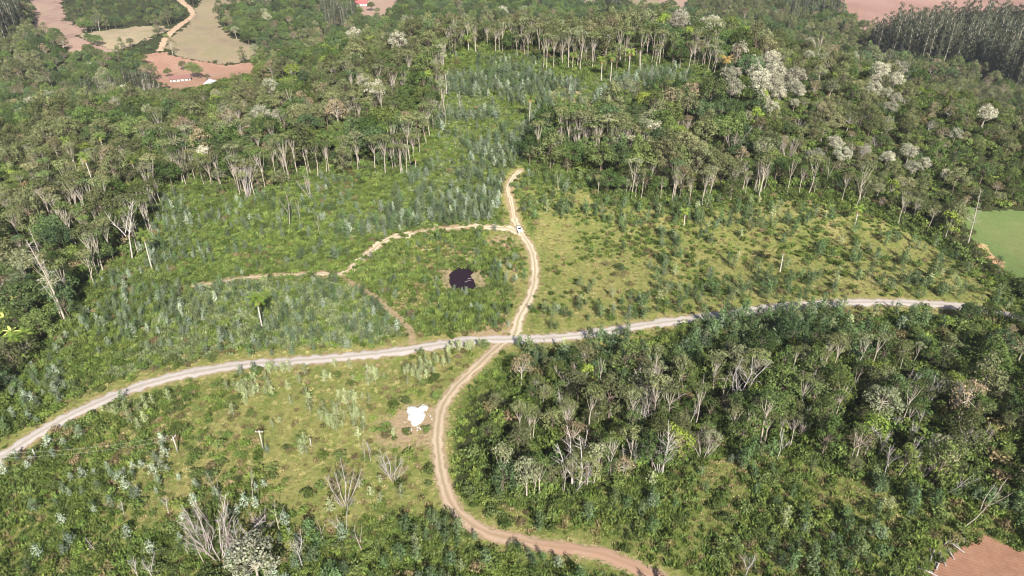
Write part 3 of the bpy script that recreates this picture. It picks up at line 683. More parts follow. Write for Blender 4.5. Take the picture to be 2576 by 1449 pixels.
def zone_of(px, py, y):
    px0, py0 = px, py; z = np.full(len(px), -1); names = list(ZN)
    a_ = np.clip((1449 - 0) and (py + 400) / 1850, .3, 1) * 1.0
    px = px + (fbm(px / 42, py / 26, 201, 3) - .5) * 130 * a_; py = py + (fbm(px / 42 + 9, py / 26, 207, 3) - .5) * 80 * a_
    for i, k in enumerate(names):
        z[(z < 0) & inpoly(px, py, ZN[k])] = i
    z[z < 0] = names.index('edge')
    clear = inpoly(px * .5 + px0 * .5, py * .5 + py0 * .5, CLEAR) & (y < 425)
    z[~clear] = -2
    z[y > 425] = -2
    return z, names
TRACKSIDE = [hit(a, b) for a, b in [(1100, 1200), (1110, 1000), (1240, 872), (1330, 885), (1290, 960), (1215, 1035), (1165, 1200)]]
def clearance(x, y):
    d = polydist(x, y, main_w) - 2.0
    for l, w_ in ((low_w, 1.6), (up_w, 1.1), (br_w, .55)): d = np.minimum(d, polydist(x, y, l) - w_)
    d = np.minimum(d, polydist(x, y, b2_w) - .9)
    dp = np.hypot((x - POND[0]) / 1.1, y - POND[1]) - 6.5
    d = np.minimum(d, dp); d = np.minimum(d, np.hypot(x - LIME[0], y - LIME[1]) - 4.2)
    cr_ = inpoly(x, y, CROP) | inpoly(x, y, PLOW); d = np.where(cr_, -1, d); d = np.where(inpoly(x, y, TRACKSIDE), np.minimum(d, .7), d)
    return d
def openfar(x, y):
    m = np.zeros(x.shape, bool)
    for poly, k, nm in OPEN_W: m |= inpoly(x, y, poly)
    m |= inpoly(x, y, LAWN)
    m |= (polydist(x, y, red_w) < 6)
    return m
SCRUB_FAR = [[(160, -30), (450, -30), (475, 30), (420, 62), (300, 70), (215, 72), (165, 50)], [(1490, -40), (1660, -40), (1600, 35), (1490, 35)], [(405, 125), (470, 66), (500, 30), (440, 70), (330, 125), (280, 145), (340, 150)]]
def add(kind, key, x, y, z, sc, r, sz=None):
    if len(x) and kind == 'tree':          # the rim of the wood stays low in front of the valley farm
        sc = sc.copy(); px, py, d = proj(x, y, z + 13. * sc); bx, by, d = proj(x, y, z)
        m = (bx > 330) & (bx < 760) & (by > 206) & (by < 330); lim = np.where(bx < 600, 222., 200.)
        for _ in range(5):
            px, py, d = proj(x, y, z + 12.5 * sc); sc[m & (py < lim)] *= .75
        sc[(bx > 2380) & (by > 590) & (by < 790)] *= .55; sc[(bx > 2130) & (by > 770) & (by < 900)] *= .55
    for i in range(len(x)):
        PT[kind].append((key if isinstance(key, str) else key[i], float(x[i]), float(y[i]), float(z[i]), float(sc[i]), float(r.uniform(0, 6.283)), float(r.uniform(.85, 1.18)), int(r.integers(0, 6))))

# forest: canopy trees everywhere outside the clearing
x, y, z, px, py, r = cand(-700, 700, 60, 620, 5.6, 21)
zn, names = zone_of(px, py, y); cl = clearance(x, y); keep = (zn == -2) & (cl > np.where(py > 860, 4.2, 2.2)) & ~openfar(x, y); keep &= r.uniform(0, 1, len(x)) < .93
keep &= ~(inpoly(px, py + 20, CLEAR) & (y < 425) & (py < 700) & (r.uniform(0, 1, len(x)) < .8)); keep &= ~((py > 830) & (px > 1100) & (fbm(x / 9, y / 9, 66, 2) < .33)); keep &= ~((px < 420) & (py > 430) & (py < 900) & (r.uniform(0, 1, len(x)) < .6))
x, y, z, px, py = x[keep], y[keep], z[keep], px[keep], py[keep]
n1 = fbm(x / 38, y / 38, 60, 3) + r.normal(0, .07, len(x)); n2 = fbm(x / 26, y / 26, 70, 3) + r.normal(0, .05, len(x)); u = r.uniform(0, 1, len(x))
sc = r.uniform(.5, 1.28, len(x)) * np.where(n2 > .5, 1.08, .9)
lower = (py > 830) & (px > 1100)
rightflank = (px > 1950) & (py < 560)
far = y > 430
keys = np.where(n1 < .44, 'dark', np.where(n1 < .50, 'darkloose', np.where(n1 < .60, 'olive', 'oliveloose'))).astype(object)
keys[(u < .06)] = 'lime'; keys[(u > .94)] = 'drytree'; keys[(u > .90) & (u < .94)] = 'sage'
keys[lower & (u > .06) & (u < .42)] = 'darkloose'; keys[lower & (u > .42) & (u < .62)] = 'oliveloose'
crestband = (~lower) & (py < 130) & (px > 1000) & (px < 2250); keys[crestband & (u > .3) & (u < .85)] = 'olive'
keys[rightflank & (u > .3) & (u < .55)] = 'oliveloose'
keys[rightflank & (n1 < .52) & (u < .3)] = 'darkloose'
sc = np.where(rightflank, sc * .72, sc); sc = np.where(lower, sc * .82, sc)
SC_SHRUB = rightflank
issil = ((u > .875) & (u < .89)) | (inpoly(px, py, [(1820, 180), (2000, 170), (2020, 290), (1830, 280)]) & (u > .45)) | (inpoly(px, py, [(1640, 60), (1960, 60), (1960, 110), (1640, 120)]) & (u > .5)) | (inpoly(px, py, [(1960, 370), (2200, 370), (2450, 470), (2100, 450)]) & (u > .8)) | (inpoly(px, py, [(2180, 170), (2280, 170), (2260, 300), (2150, 270)]) & (u > .6))
issil &= ~((px < 420) & (py > 420)); issil &= (~lower) & (~far | (u > .88))
add('silver', 'silver', x[issil], y[issil], z[issil], sc[issil], r)
add('tree', keys[~issil], x[~issil], y[~issil], z[~issil], sc[~issil], r)
# low leafy fill between the crowns
x, y, z, px, py, r = cand(-500, 560, 60, 520, 3.4, 22)
zn, names = zone_of(px, py, y); cl = clearance(x, y); keep = (zn == -2) & (cl > .8) & (r.uniform(0, 1, len(x)) < np.where((py > 830) & (px > 1100), .5, .7))
x, y, z = x[keep], y[keep], z[keep]; u = r.uniform(0, 1, len(x))
edg = inpoly(px[keep], py[keep] + 16, CLEAR) & (y < 425)
add('bush', np.where(u < .6, 'bushg', np.where(u < .85, 'bushl', 'bushb')).astype(object), x, y, z, np.where(edg, r.uniform(.8, 1.5, len(x)), r.uniform(1.0, 2.3, len(x))), r)
# far woods beyond the crest
x, y, z, px, py, r = cand(-1400, 1400, 620, 1700, 9.5, 23, 150)
keep = ~openfar(x, y); x, y, z, px, py = x[keep], y[keep], z[keep], px[keep], py[keep]
scr = np.zeros(len(x), bool)
for pl in SCRUB_FAR: scr |= inpoly(px, py, pl)
n1 = fbm(x / 90, y / 90, 80, 3); u = r.uniform(0, 1, len(x)); keys = np.where(n1 + r.normal(0, .08, len(x)) < .52, 'dark', 'olive').astype(object); keys[u < .12] = 'darkloose'; keys[u > .95] = 'sage'; keys[(u > .9) & (u < .95)] = 'drytree'
s_ = r.uniform(.8, 1.45, len(x)); s_[scr] = r.uniform(.35, .7, scr.sum()); k2 = ~(scr & (u > .75))
add('tree', keys[k2], x[k2], y[k2], z[k2], s_[k2], r)
# tall eucalyptus plantations
def plant_tall(poly_px, s, seed, smin, smax):
    W_ = [hit(a, b) for a, b in poly_px]; P = np.array(W_); xx, yy, r = jgrid(P[:, 0].min(), P[:, 0].max(), P[:, 1].min(), P[:, 1].max(), s, seed)
    m = inpoly(xx, yy, W_) & ~openfar(xx, yy); xx, yy = xx[m], yy[m]
    add('tall', 'tall', xx, yy, terr(xx, yy), r.uniform(smin, smax, len(xx)), r)
    global TALLPOLY; TALLPOLY.append(W_)
TALLPOLY = []
plant_tall([(2190, 130), (2300, 118), (2420, 108), (2700, 100), (2700, 250), (2560, 235), (2450, 190), (2310, 170), (2190, 150)], 5.2, 31, .95, 1.65)
plant_tall([(-120, 40), (60, 50), (75, 95), (20, 112), (-120, 120)], 7, 32, 1.2, 1.6)
plant_tall([(800, 40), (900, 50), (890, 90), (800, 80)], 9, 33, .8, 1.1)
plant_tall([(1920, 20), (2100, 20), (2120, 60), (1960, 50)], 10, 34, .7, 1.0)
plant_tall([(1490, 12), (1560, 12), (1560, 40), (1490, 36)], 8, 35, .7, .9)
plant_tall([(200, 250), (400, 215), (420, 235), (230, 270)], 9, 36, .6, .85)

# slender pale-trunked trees lining the edges of the clearing
EDGES = [([(150, 812), (200, 740), (245, 700), (330, 650), (380, 565), (400, 505)], 24, 1.0), ([(420, 465), (520, 470), (620, 500), (700, 468), (800, 440), (850, 430), (1000, 440), (1060, 400)], 56, 1.0),
         ([(1060, 400), (1095, 330), (1105, 240), (1130, 150)], 18, .95), ([(1130, 148), (1200, 130), (1300, 140), (1400, 175), (1500, 175), (1600, 172), (1700, 168), (1800, 190)], 62, 1.0),
         ([(1440, 380), (1480, 405), (1560, 410), (1620, 408)], 44, 1.0), ([(1340, 400), (1400, 412), (1450, 400)], 7, 1.0), ([(1500, 505), (1620, 500), (1750, 515), (1900, 495)], 20, .85), ([(1900, 495), (2060, 500), (2240, 555), (2330, 590)], 14, .9),
         ([(200, 470), (330, 430), (430, 400), (560, 395), (700, 390)], 34, .95), ([(230, 560), (150, 520), (100, 430)], 22, 1.0), ([(110, 520), (210, 640), (280, 560)], 22, 1.0), ([(40, 560), (90, 700), (60, 820)], 8, .9), ([(560, 330), (800, 330), (1000, 330)], 16, .9),
         ([(1180, 1245), (1300, 1250), (1450, 1225), (1600, 1190), (1800, 1120), (1950, 1120), (2150, 1190)], 26, .72), ([(1500, 1000), (1800, 980), (2100, 950), (2400, 940)], 22, .7), ([(1250, 1120), (1500, 1090), (1800, 1060), (2300, 1080)], 26, .7),
         ([(1900, 100), (2000, 150), (2080, 160)], 12, .8), ([(860, 240), (960, 260), (1040, 250)], 14, .9)]
r = np.random.default_rng(41)
for ln, cnt, s0 in EDGES:
    Wl = smooth_line(ln, 6)
    for k in range(cnt):
        q = Wl[r.integers(0, len(Wl))]; p = hit(q[0] + r.normal(0, 10), q[1] - abs(r.normal(0, 15)) + 4)
        if float(clearance(np.array(p[0]), np.array(p[1]))) < 1: continue
        key = r.choice(['umb', 'umb', 'umb', 'umbsage', 'umbdark'])
        PT['slender'].append((key, p[0], p[1], onz(*p), s0 * r.uniform(.75, 1.42), r.uniform(0, 6.28), r.uniform(.9, 1.15), int(r.integers(0, 6))))

# saplings, bushes and undergrowth of the clearing
SAPP = {'grove': .95, 'edge': .22, 'left': .42, 'reeds': .36, 'pond': .14, 'right': .10, 'roadtrees': .62, 'meadow': .07, 'lowleft': .20, 'bottom': .30, 'lowright': .33}
BUSHP = {'grove': .10, 'edge': .50, 'left': .40, 'reeds': .25, 'pond': .10, 'right': .24, 'roadtrees': .5, 'meadow': .20, 'lowleft': .52, 'bottom': .75, 'lowright': .72}
CLP = {'grove': .8, 'edge': 1, 'left': 1, 'reeds': 1, 'pond': .95, 'right': .6, 'roadtrees': .9, 'meadow': .6, 'lowleft': .95, 'bottom': .95, 'lowright': .95}
x, y, z, px, py, r = cand(-420, 480, 70, 500, 2.3, 51)
zn, names = zone_of(px, py, y); cl = clearance(x, y); pr = np.array([SAPP[k] for k in names]); m = (zn >= 0); p_ = np.where(m, pr[np.clip(zn, 0, None)], 0)
patch = fbm(x / 14, y / 14, 90, 3); p_ = p_ * np.clip((patch - .36) * 6.5, .06, 2.1)
p_ = np.where(inpoly(px, py, [(1340, 560), (1450, 560), (1450, 780), (1350, 820)]), 0, p_)
rowb = inpoly(px, py, [(1350, 765), (2000, 700), (2300, 700), (2560, 750), (2560, 785), (2200, 745), (1900, 768), (1500, 825), (1340, 835)]); p_ = np.where(rowb, .34, p_)
rowc = inpoly(px, py, [(1380, 520), (1900, 505), (2050, 530), (2050, 570), (1600, 580), (1400, 560)]); p_ = np.where(rowc, .34, p_)
keep = (r.uniform(0, 1, len(x)) < p_) & (cl > .9); x, y, z, px, py, zn = x[keep], y[keep], z[keep], px[keep], py[keep], zn[keep]
u = r.uniform(0, 1, len(x)); zname = np.array(names, dtype=object)[zn]
keys = np.where(u < .72, 'sapblue', np.where(u < .86, 'sapfrost', 'sapeuc')).astype(object); sc = r.uniform(.6, 1.2, len(x))
mm = np.isin(zname, ['right', 'roadtrees', 'lowright', 'bottom']); keys[mm] = np.where(u[mm] < .72, 'sapeuc', np.where(u[mm] < .88, 'sapblue', 'sappale')); sc[mm] *= 1.12
mm = (zname == 'roadtrees'); sc[mm] *= 1.25
mm = (zname == 'meadow') | ((zname == 'lowleft') & (px > 250) & (py < 1110)); keys[mm] = 'sappale'
mm = (zname == 'lowleft') & (py >= 1110); keys[mm & (u < .6)] = 'sapfrost'; keys[mm & (u >= .6)] = 'sapblue'
sc[zname == 'pond'] *= .85; sc[zname == 'grove'] *= 1.25
add('sapling', keys, x, y, z, sc, r)
# rows of pale saplings in the grassy meadow below the gravel road
r = np.random.default_rng(52)
for cx_, cy_, n_, sx_, sy_ in ((1060, 935, 34, 70, 32), (880, 1060, 34, 55, 40), (620, 985, 22, 45, 18), (700, 935, 10, 40, 9), (1170, 880, 14, 40, 9), (760, 1130, 7, 12, 26), (880, 1010, 12, 25, 12), (940, 950, 8, 20, 10)):
    for k in range(n_):
        p = hit(cx_ + r.normal(0, sx_ * .6), cy_ + r.normal(0, sy_ * .6))
        if float(clearance(np.array(p[0]), np.array(p[1]))) < .6: continue
        PT['sapling'].append(('sappale', p[0], p[1], onz(*p), r.uniform(.6, 1.05), r.uniform(0, 6.28), 1.1, int(r.integers(0, 6))))
x, y, z, px, py, r = cand(-420, 480, 70, 500, 2.7, 53)
zn, names = zone_of(px, py, y); cl = clearance(x, y); pr = np.array([BUSHP[k] for k in names]); p_ = np.where(zn >= 0, pr[np.clip(zn, 0, None)], 0)
patch = .5 * fbm(x / 9, y / 9, 95, 3) + .5 * fbm(x / 26, y / 26, 96, 2); p_ = p_ * np.clip((patch - .38) * 7, .04, 2.0); p_ = np.where(inpoly(px, py, [(1340, 560), (1450, 560), (1450, 780), (1350, 820)]), 0, p_)
keep = (r.uniform(0, 1, len(x)) < p_) & (cl > .9); x, y, z, px, py, zn = x[keep], y[keep], z[keep], px[keep], py[keep], zn[keep]
u = r.uniform(0, 1, len(x)) + (fbm(x / 18, y / 18, 97, 2) - .5) * .8; keys = np.where(u < .35, 'bushl', np.where(u < .82, 'bushg', 'bushb')).astype(object)
add('bush', keys, x, y, z, r.uniform(.6, 1.35, len(x)), r)
x, y, z, px, py, r = cand(-420, 480, 70, 490, 1.25, 54, 160, 300)
zn, names = zone_of(px, py, y); cl = clearance(x, y); pr = np.array([CLP[k] for k in names]); p_ = np.where(zn >= 0, pr[np.clip(zn, 0, None)], 0)
p_ = np.where((zn < 0) & (inpoly(px, py + 32, CLEAR) | inpoly(px, py - 32, CLEAR)), .9, p_); p_ = np.where((zn < 0) & (py > 830) & (px > 1100), np.maximum(p_, .55), p_)
p_ = np.where((cl < 3) & (cl > .1), p_ * .45, p_); keep = (r.uniform(0, 1, len(x)) < p_) & (cl > .35); x, y, z, px, py, zn = x[keep], y[keep], z[keep], px[keep], py[keep], zn[keep]
dr, dm, dl = dry_weight(px, py, x, y); u = r.uniform(0, 1, len(x)); nn = fbm(x / 16, y / 16, 99, 3); zname = np.array(names, dtype=object)[zn]
dd = dr + (nn - .5) * 1.3 + r.normal(0, .16, len(x))
keys = np.where(dd > .62, 'dry', np.where(dd > .45, 'brown', 'green')).astype(object)
gm = dd <= .45; fz = zn < 0; keys[fz] = np.where(u[fz] < .5, 'green', 'lush'); gm &= ~fz; zname[fz] = 'edge'; keys[gm & (u < .55)] = 'lush'; keys[gm & (zname == 'reeds')] = 'grey'; keys[gm & (zname == 'reeds') & (u < .25)] = 'lush'; keys[gm & (zname == 'grove') & (u > .5)] = 'grey'
keys[(keys == 'brown') & (u < .6)] = 'lush'; keys[(zname == 'meadow') & (u < .4)] = 'dry'; keys[(zname == 'meadow') & (u > .8)] = 'brown'
sc = r.uniform(.55, 1.3, len(x)); sc[keys == 'dry'] *= .8; sc[np.isin(zname, ['pond', 'reeds', 'edge']) & (keys != 'dry')] *= 1.15
add('clump', keys, x, y, z, sc, r)

# ------------------------------------------------------------------ placing: nearest as things, the rest as one mass
hidden = bpy.data.collections.new('plant_masters')
def scatter(name, pts, label=None):
    if not pts: return
    keys = sorted({(p[0], p[7] % len(PROTO[p[0]])) for p in pts}); c = bpy.data.collections.new(name + '_masters')
    for i, (k, v) in enumerate(keys):
        c.objects.link(bpy.data.objects.new('%s_master_%02d' % (name, i), PROTO[k][v][2]))
    ix = {k: i for i, k in enumerate(keys)}
    me = bpy.data.meshes.new(name); me.from_pydata([(p[1], p[2], p[3] - .05) for p in pts], [], [])
    at = me.attributes.new('pick', 'INT', 'POINT'); at.data.foreach_set('value', [ix[(p[0], p[7] % len(PROTO[p[0]]))] for p in pts])
    at = me.attributes.new('turn', 'FLOAT_VECTOR', 'POINT'); rr = np.random.default_rng(5)
    at.data.foreach_set('vector', np.array([(rr.normal(0, .05), rr.normal(0, .05), p[5]) for p in pts], np.float32).ravel())
    at = me.attributes.new('size', 'FLOAT_VECTOR', 'POINT'); at.data.foreach_set('vector', np.array([(p[4], p[4], p[4] * p[6]) for p in pts], np.float32).ravel())
    o = link(name, me); ng = bpy.data.node_groups.new(name, 'GeometryNodeTree')
    ng.interface.new_socket('Geometry', in_out='INPUT', socket_type='NodeSocketGeometry'); ng.interface.new_socket('Geometry', in_out='OUTPUT', socket_type='NodeSocketGeometry')
    gi = ng.nodes.new('NodeGroupInput'); go = ng.nodes.new('NodeGroupOutput'); ip = ng.nodes.new('GeometryNodeInstanceOnPoints'); ci = ng.nodes.new('GeometryNodeCollectionInfo')
    ci.inputs['Collection'].default_value = c; ci.inputs['Separate Children'].default_value = True; ci.inputs['Reset Children'].default_value = True
    def na(nm, ty):
        a = ng.nodes.new('GeometryNodeInputNamedAttribute'); a.data_type = ty; a.inputs['Name'].default_value = nm; return [s for s in a.outputs if s.enabled][0]
    L = ng.links.new; L(gi.outputs[0], ip.inputs['Points']); L(ci.outputs[0], ip.inputs['Instance']); ip.inputs['Pick Instance'].default_value = True
    L(na('pick', 'INT'), ip.inputs['Instance Index'])
    er = ng.nodes.new('FunctionNodeEulerToRotation'); L(na('turn', 'FLOAT_VECTOR'), er.inputs[0]); L(er.outputs[0], ip.inputs['Rotation'])
    L(na('size', 'FLOAT_VECTOR'), ip.inputs['Scale']); L(ip.outputs[0], go.inputs[0])
    md = o.modifiers.new('plants', 'NODES'); md.node_group = ng
    tag(o, kind='stuff', label=label); return o
BASES = {}
def thing(name, key, v, x, y, z, sc, rz, zs, label, cat, group, leanx=0., leany=0.):
    """an Empty at the base carrying trunk and crown; every plant after the first of a kind is a copy"""
    v = v % len(PROTO[key]); tm, cm, jm = PROTO[key][v]
    if (name, key, v) not in BASES:
        root = link(name, None); a = link('trunk', tm, root) if tm else None; b = link('branches' if key in ('bare', 'barepink', 'spire', 'pole', 'snag') else 'crown', cm, root)
        BASES[(name, key, v)] = (root, [o for o in (a, b) if o]); ro = root
    else:
        root, ch = BASES[(name, key, v)]; ro = root.copy(); COL.objects.link(ro)
        for c in ch:
            d = c.copy(); COL.objects.link(d); d.parent = ro
    ro.location = (x, y, z - .05); ro.scale = (sc, sc, sc * zs); ro.rotation_euler = (leanx, leany, rz)
    ro['label'] = label; ro['category'] = cat
    if 'group' in ro: del ro['group']
    if group: ro['group'] = group
    return ro
AREA = {'grove': 'in the dense young grove on the slope above the pond', 'edge': 'on the lush strip below the forest edge', 'left': 'on the green slope left of the forked track', 'reeds': 'in the thicket between left track and gravel road',
        'pond': 'in the tall grass around the dark pond', 'right': 'on the dry grassy slope right of the parked pickup', 'roadtrees': 'just below the right half of the gravel road', 'meadow': 'in the open meadow below the gravel road',
        'lowleft': 'in the scrub of the lower left corner', 'bottom': 'along the bottom below the curved dirt track', 'lowright': 'in the green scrub at lower right'}
def area_of(px, py, y):
    if y < 425 and inpoly(np.array(px), np.array(py), CLEAR):
        for k, pl in ZN.items():
            if inpoly(np.array(px), np.array(py), pl): return AREA[k], k
    if py > 830 and px > 1000: return 'in the forest right of the curved dirt track', 'fr'
    if py > 600 and px < 600: return 'in the dark wood at the left edge', 'fl'
    if px < 1100: return 'in the hillside forest left of the grove', 'hl'
    if px > 1900: return 'in the forest on the right flank of the hill', 'hr'
    return 'in the forest behind the grove', 'hc'
KW = {'dark': 'dark green broadleaf tree', 'darkloose': 'ragged dark green tree', 'olive': 'olive green dome-crowned tree', 'oliveloose': 'loose open-crowned olive tree', 'lime': 'bright yellow-green leafy tree', 'drytree': 'brownish thin-leaved tree', 'sage': 'pale sage green tree',
      'silver': 'silvery white-crowned tree', 'umb': 'slender pale-trunked tree, flat olive crown', 'umbsage': 'slender pale-trunked tree, greyish crown', 'umbdark': 'slender pale-trunked tree, small dark crown', 'tall': 'very tall dark eucalyptus',
      'sapblue': 'blue-green eucalyptus sapling', 'sapfrost': 'frosty pale eucalyptus sapling', 'sapeuc': 'deep green young eucalyptus', 'sappale': 'pale green upright sapling', 'bushg': 'dull green rounded bush', 'bushl': 'bright green leafy bush', 'bushb': 'brownish dry bush'}
KG = {'dark': 'dark forest trees', 'darkloose': 'ragged dark forest trees', 'olive': 'olive forest trees', 'oliveloose': 'open olive trees', 'lime': 'yellow-green trees', 'drytree': 'brownish trees', 'sage': 'sage trees', 'silver': 'silver-crowned trees', 'umb': 'slender flat-topped trees', 'umbsage': 'slender greyish-topped trees', 'umbdark': 'slender dark-topped trees', 'tall': 'tall plantation eucalyptus',
      'sapblue': 'blue-green saplings', 'sapfrost': 'frosty saplings', 'sapeuc': 'deep green young eucalyptus', 'sappale': 'pale saplings', 'bushg': 'green bushes', 'bushl': 'bright bushes', 'bushb': 'dry bushes'}
LM = [('the parked pickup', 1306, 580), ('the dark pond', 1160, 700), ('the white lime heap', 1050, 1050), ('the crossroads', 1285, 856), ('the lone thicket palm', 655, 790), ('the meadow utility pole', 655, 1110), ('the pale track fork', 850, 690), ('the tallest white dead trunk', 120, 720),
 ('the broken brown tree', 320, 600), ('the pole ending the wires', 446, 1120), ('the lower bare tree cluster', 550, 1350), ('the pale bottom tree', 665, 1430), ('the narrow track bend', 1110, 1230), ('the lower track bend', 1200, 1325), ('the reddest track stretch', 1580, 1420), ('the round grey leafless tree', 1628, 1000),
 ('the white many-stemmed tree', 1446, 1190), ('the large white bare tree', 1660, 1140), ('the tall pale bare tree', 1850, 950), ('the leaning white pair', 2240, 1150), ('the far right leaning trunk', 2450, 1270), ('the red field corner', 2480, 1400), ('the forked tree at the bottom', 1870, 1430), ('the green crop field', 2480, 600),
 ('the bright slope palm', 1962, 650), ("the gravel road's right end", 2390, 769), ('the shadowed road at right', 2000, 770), ('the tall grove palm', 1332, 290), ('the silver crown group', 1950, 250), ('the pale metal roof', 542, 215), ('the upper forest wall', 1535, 180), ('the slender wood front', 622, 460), ('the round silver dome', 283, 230),
 ('the shaggy-trunked palm', 2150, 550), ("the gravel road's left end", 60, 1112), ('the left gravel road bend', 370, 967), ('the wide pale verge', 740, 900), ('the big yellow-green tree', 1385, 390), ('the broad pink leafless tree', 1845, 360), ('the banana plants', 30, 820), ('the bottom right corner', 2560, 1430), ('the plantation wall', 2400, 150),
 ('the upper left bare slope', 110, 70), ('the far red field', 2350, 60), ('the top left corner', 10, 10), ('the crest', 1300, 60), ('the right forest rim', 2500, 950), ('the forest rim by the track', 1180, 1130), ('the bottom left corner', 20, 1430), ('the lush bottom hollow', 980, 1400), ('the deep forest shade', 2050, 1000), ('the shrubs under the forest', 2000, 1250), ('the yellowed palm', 1820, 185), ('the crest gap', 1130, 140), ('the left rim palm', 1124, 215), ('the pink rounded tree', 1092, 290), ('the red-roofed house', 905, 20), ('the far road bend', 455, 60), ('the bare patch on the flank', 2520, 240),
 ('the top right corner', 2565, 10), ('the upper right wood', 2150, 60), ('the hill hollow', 1680, 330), ('the flank middle', 2200, 310), ('the top centre wood', 1700, 30), ('the left hill shoulder', 700, 200), ('the left slope middle', 450, 320), ('the left edge slope', 20, 300), ('the upper rim', 1100, 70)]
ORD = ['nearest', 'second nearest', 'third nearest', 'fourth nearest', 'fifth nearest', 'sixth nearest', 'seventh nearest', 'eighth nearest', 'ninth nearest', 'tenth nearest', 'eleventh nearest', 'twelfth nearest']
COUNTED = {}
def spots(keys, px, py):
    """for each plant: where it stands, told from the nearest landmark and the order of distance"""
    g = {}; out = [None] * len(keys)
    for i, k in enumerate(keys):
        b = min(LM, key=lambda m: math.hypot(px[i] - m[1], (py[i] - m[2]) * 1.3)); dx, dy = px[i] - b[1], py[i] - b[2]
        w_ = ('right of ' if dx > 0 else 'left of ') if abs(dx) > abs(dy) else ('below ' if dy > 0 else 'above ')
        g.setdefault((k, w_ + b[0]), []).append((math.hypot(dx, dy), i))
    for (k, w_), l in g.items():
        for n, (_, i) in enumerate(sorted(l)): out[i] = (ORD[n] + ' ' + w_) if n < len(ORD) else 'farther out ' + w_
    return out
def place(kind, name, cat, limit, rest, restlabel):
    P = PT[kind]
    if not P: return
    X = np.array([[p[1], p[2], p[3]] for p in P]); px, py, dep = proj(X[:, 0], X[:, 1], X[:, 2] + 2)
    size = np.array([p[4] for p in P]) / dep
    inside = (px > 5) & (px < 2571) & (py > 5) & (py < 1444); order = np.argsort(-np.where(inside, size, size * .01)); top = set(order[:limit].tolist())
    rest_pts = []; tl = [i for i in range(len(P)) if i in top and inside[i]]; sp = dict(zip(tl, spots([P[i][0] for i in tl], px[tl], py[tl])))
    for i, p in enumerate(P):
        if i in top and inside[i]:
            thing(name, p[0], p[7], p[1], p[2], p[3], p[4], p[5], p[6], KW[p[0]] + ', ' + sp[i], cat, KG[p[0]])
        else: rest_pts.append(p)
    scatter(rest, rest_pts, restlabel)
    print(kind, len(P), 'rest', len(rest_pts))
place('tree', 'broadleaf_tree', 'tree', 300, 'forest_canopy', 'mixed green forest canopy covering the hill and valley')
place('slender', 'slender_tree', 'tree', 300, 'slender_wood', 'slender pale-trunked trees within the forest')
place('silver', 'silver_tree', 'tree', 110, 'silver_wood', 'silvery crowned trees scattered in the far forest')
place('tall', 'tall_eucalyptus', 'tree', 300, 'eucalyptus_wood', 'far tall eucalyptus plantation trees')
place('sapling', 'eucalyptus_sapling', 'sapling', 300, 'sapling_grove', 'dense young eucalyptus saplings across the clearing')
place('bush', 'bush', 'bush', 300, 'shrub_thicket', 'low mixed green bushes filling clearing and forest floor')
scatter('undergrowth', PT['clump'], 'knee-high grass, reeds and weeds covering the clearing')

# ------------------------------------------------------------------ palms, bare trees and other single plants
def hpx(bx, by, h):
    """height in metres of an upright thing that is h photo pixels tall above its base"""
    x, y = hit(bx, by); z = onz(x, y); lo, hi = .5, 60
    for _ in range(30):
        m = (lo + hi) / 2; q = proj(x, y, z + m)
        if math.hypot(q[0] - bx, q[1] - by) > h: hi = m
        else: lo = m
    return x, y, z, lo
PALM_MASTER = None
def palm(bx, by, h, label, dry=False, seed=0):
    global PALM_MASTER
    x, y, z, H = hpx(bx, by, h); fl = min(3.3, H * .36)
    tk, cr, dr = build_palm(500 + seed, H, max(fl, 2.0), 15, 5 if dry else 3)
    root = tag(link('palm_tree', None, loc=(x, y, z)), label, 'palm', 'palms standing in and around the clearing')
    link('trunk', tk.mesh('palm_trunk', [M['bark_palm']], True), root); link('fronds', cr.mesh('palm_fronds', [M['leaf_palm_dry' if dry == 2 else 'leaf_palm']]), root)
    link('dry_fronds', dr.mesh('palm_dry_fronds', [M['leaf_palm_dry']]), root)
PALMS = [(660, 825, 76, 'lone palm standing in the thicket just above the gravel road'), (383, 678, 92, 'palm beside the broken brown tree at the left forest edge'), (65, 908, 66, 'bushy palm with drooping fronds at the far left edge'), (82, 893, 58, 'shorter palm close behind the bushy palm at far left'),
         (1124, 238, 66, 'tall palm at the left rim of the blue-green grove'), (1332, 315, 68, 'tall palm in the middle of the blue-green grove'), (1354, 342, 42, 'shorter palm just right of the tall grove palm'), (1179, 133, 38, 'low palm before the dark gap above the grove'), (1580, 195, 66, 'tall thin palm near the upper right forest wall'),
         (1512, 205, 56, 'palm left of two leaning ones at the upper forest wall'), (1535, 213, 72, 'tallest palm against the upper forest wall'), (1047, 440, 46, 'palm stump-like with few fronds at the left grove corner'), (417, 415, 58, 'palm rising among pale trunks left of the slender wood'),
         (240, 480, 92, 'tallest palm in the left wood with spreading green crown'), (267, 400, 60, 'palm with yellow lower fronds in the left wood'), (348, 463, 68, 'palm with bare pinkish trunk in the left wood'), (297, 287, 38, 'palm beneath the round silver tree at upper left'), (317, 257, 32, 'small bright palm right of the round silver tree'),
         (100, 345, 36, 'small palm above the silvery tree near the left edge'), (37, 362, 34, 'palm nearest the left edge on the forest slope'), (175, 392, 44, 'palm leaning over dark canopy at left'), (367, 432, 34, 'short green palm by the pale trunks at left'),
         (2150, 568, 46, 'palm with shaggy trunk at the right forest edge'), (1962, 683, 62, 'bright green full palm on the dry right slope'), (1720, 570, 40, 'small palm at the upper edge of the dry slope'), (1440, 172, 34, 'palm with drooping fronds right of the forest gap'),
         (1668, 330, 40, 'palm beside the dark hollow right of the grove'), (1650, 345, 34, 'low palm left of the hollow right of the grove')]
for i, (a, b, h, l) in enumerate(PALMS): palm(a, b, h, l, False, i)
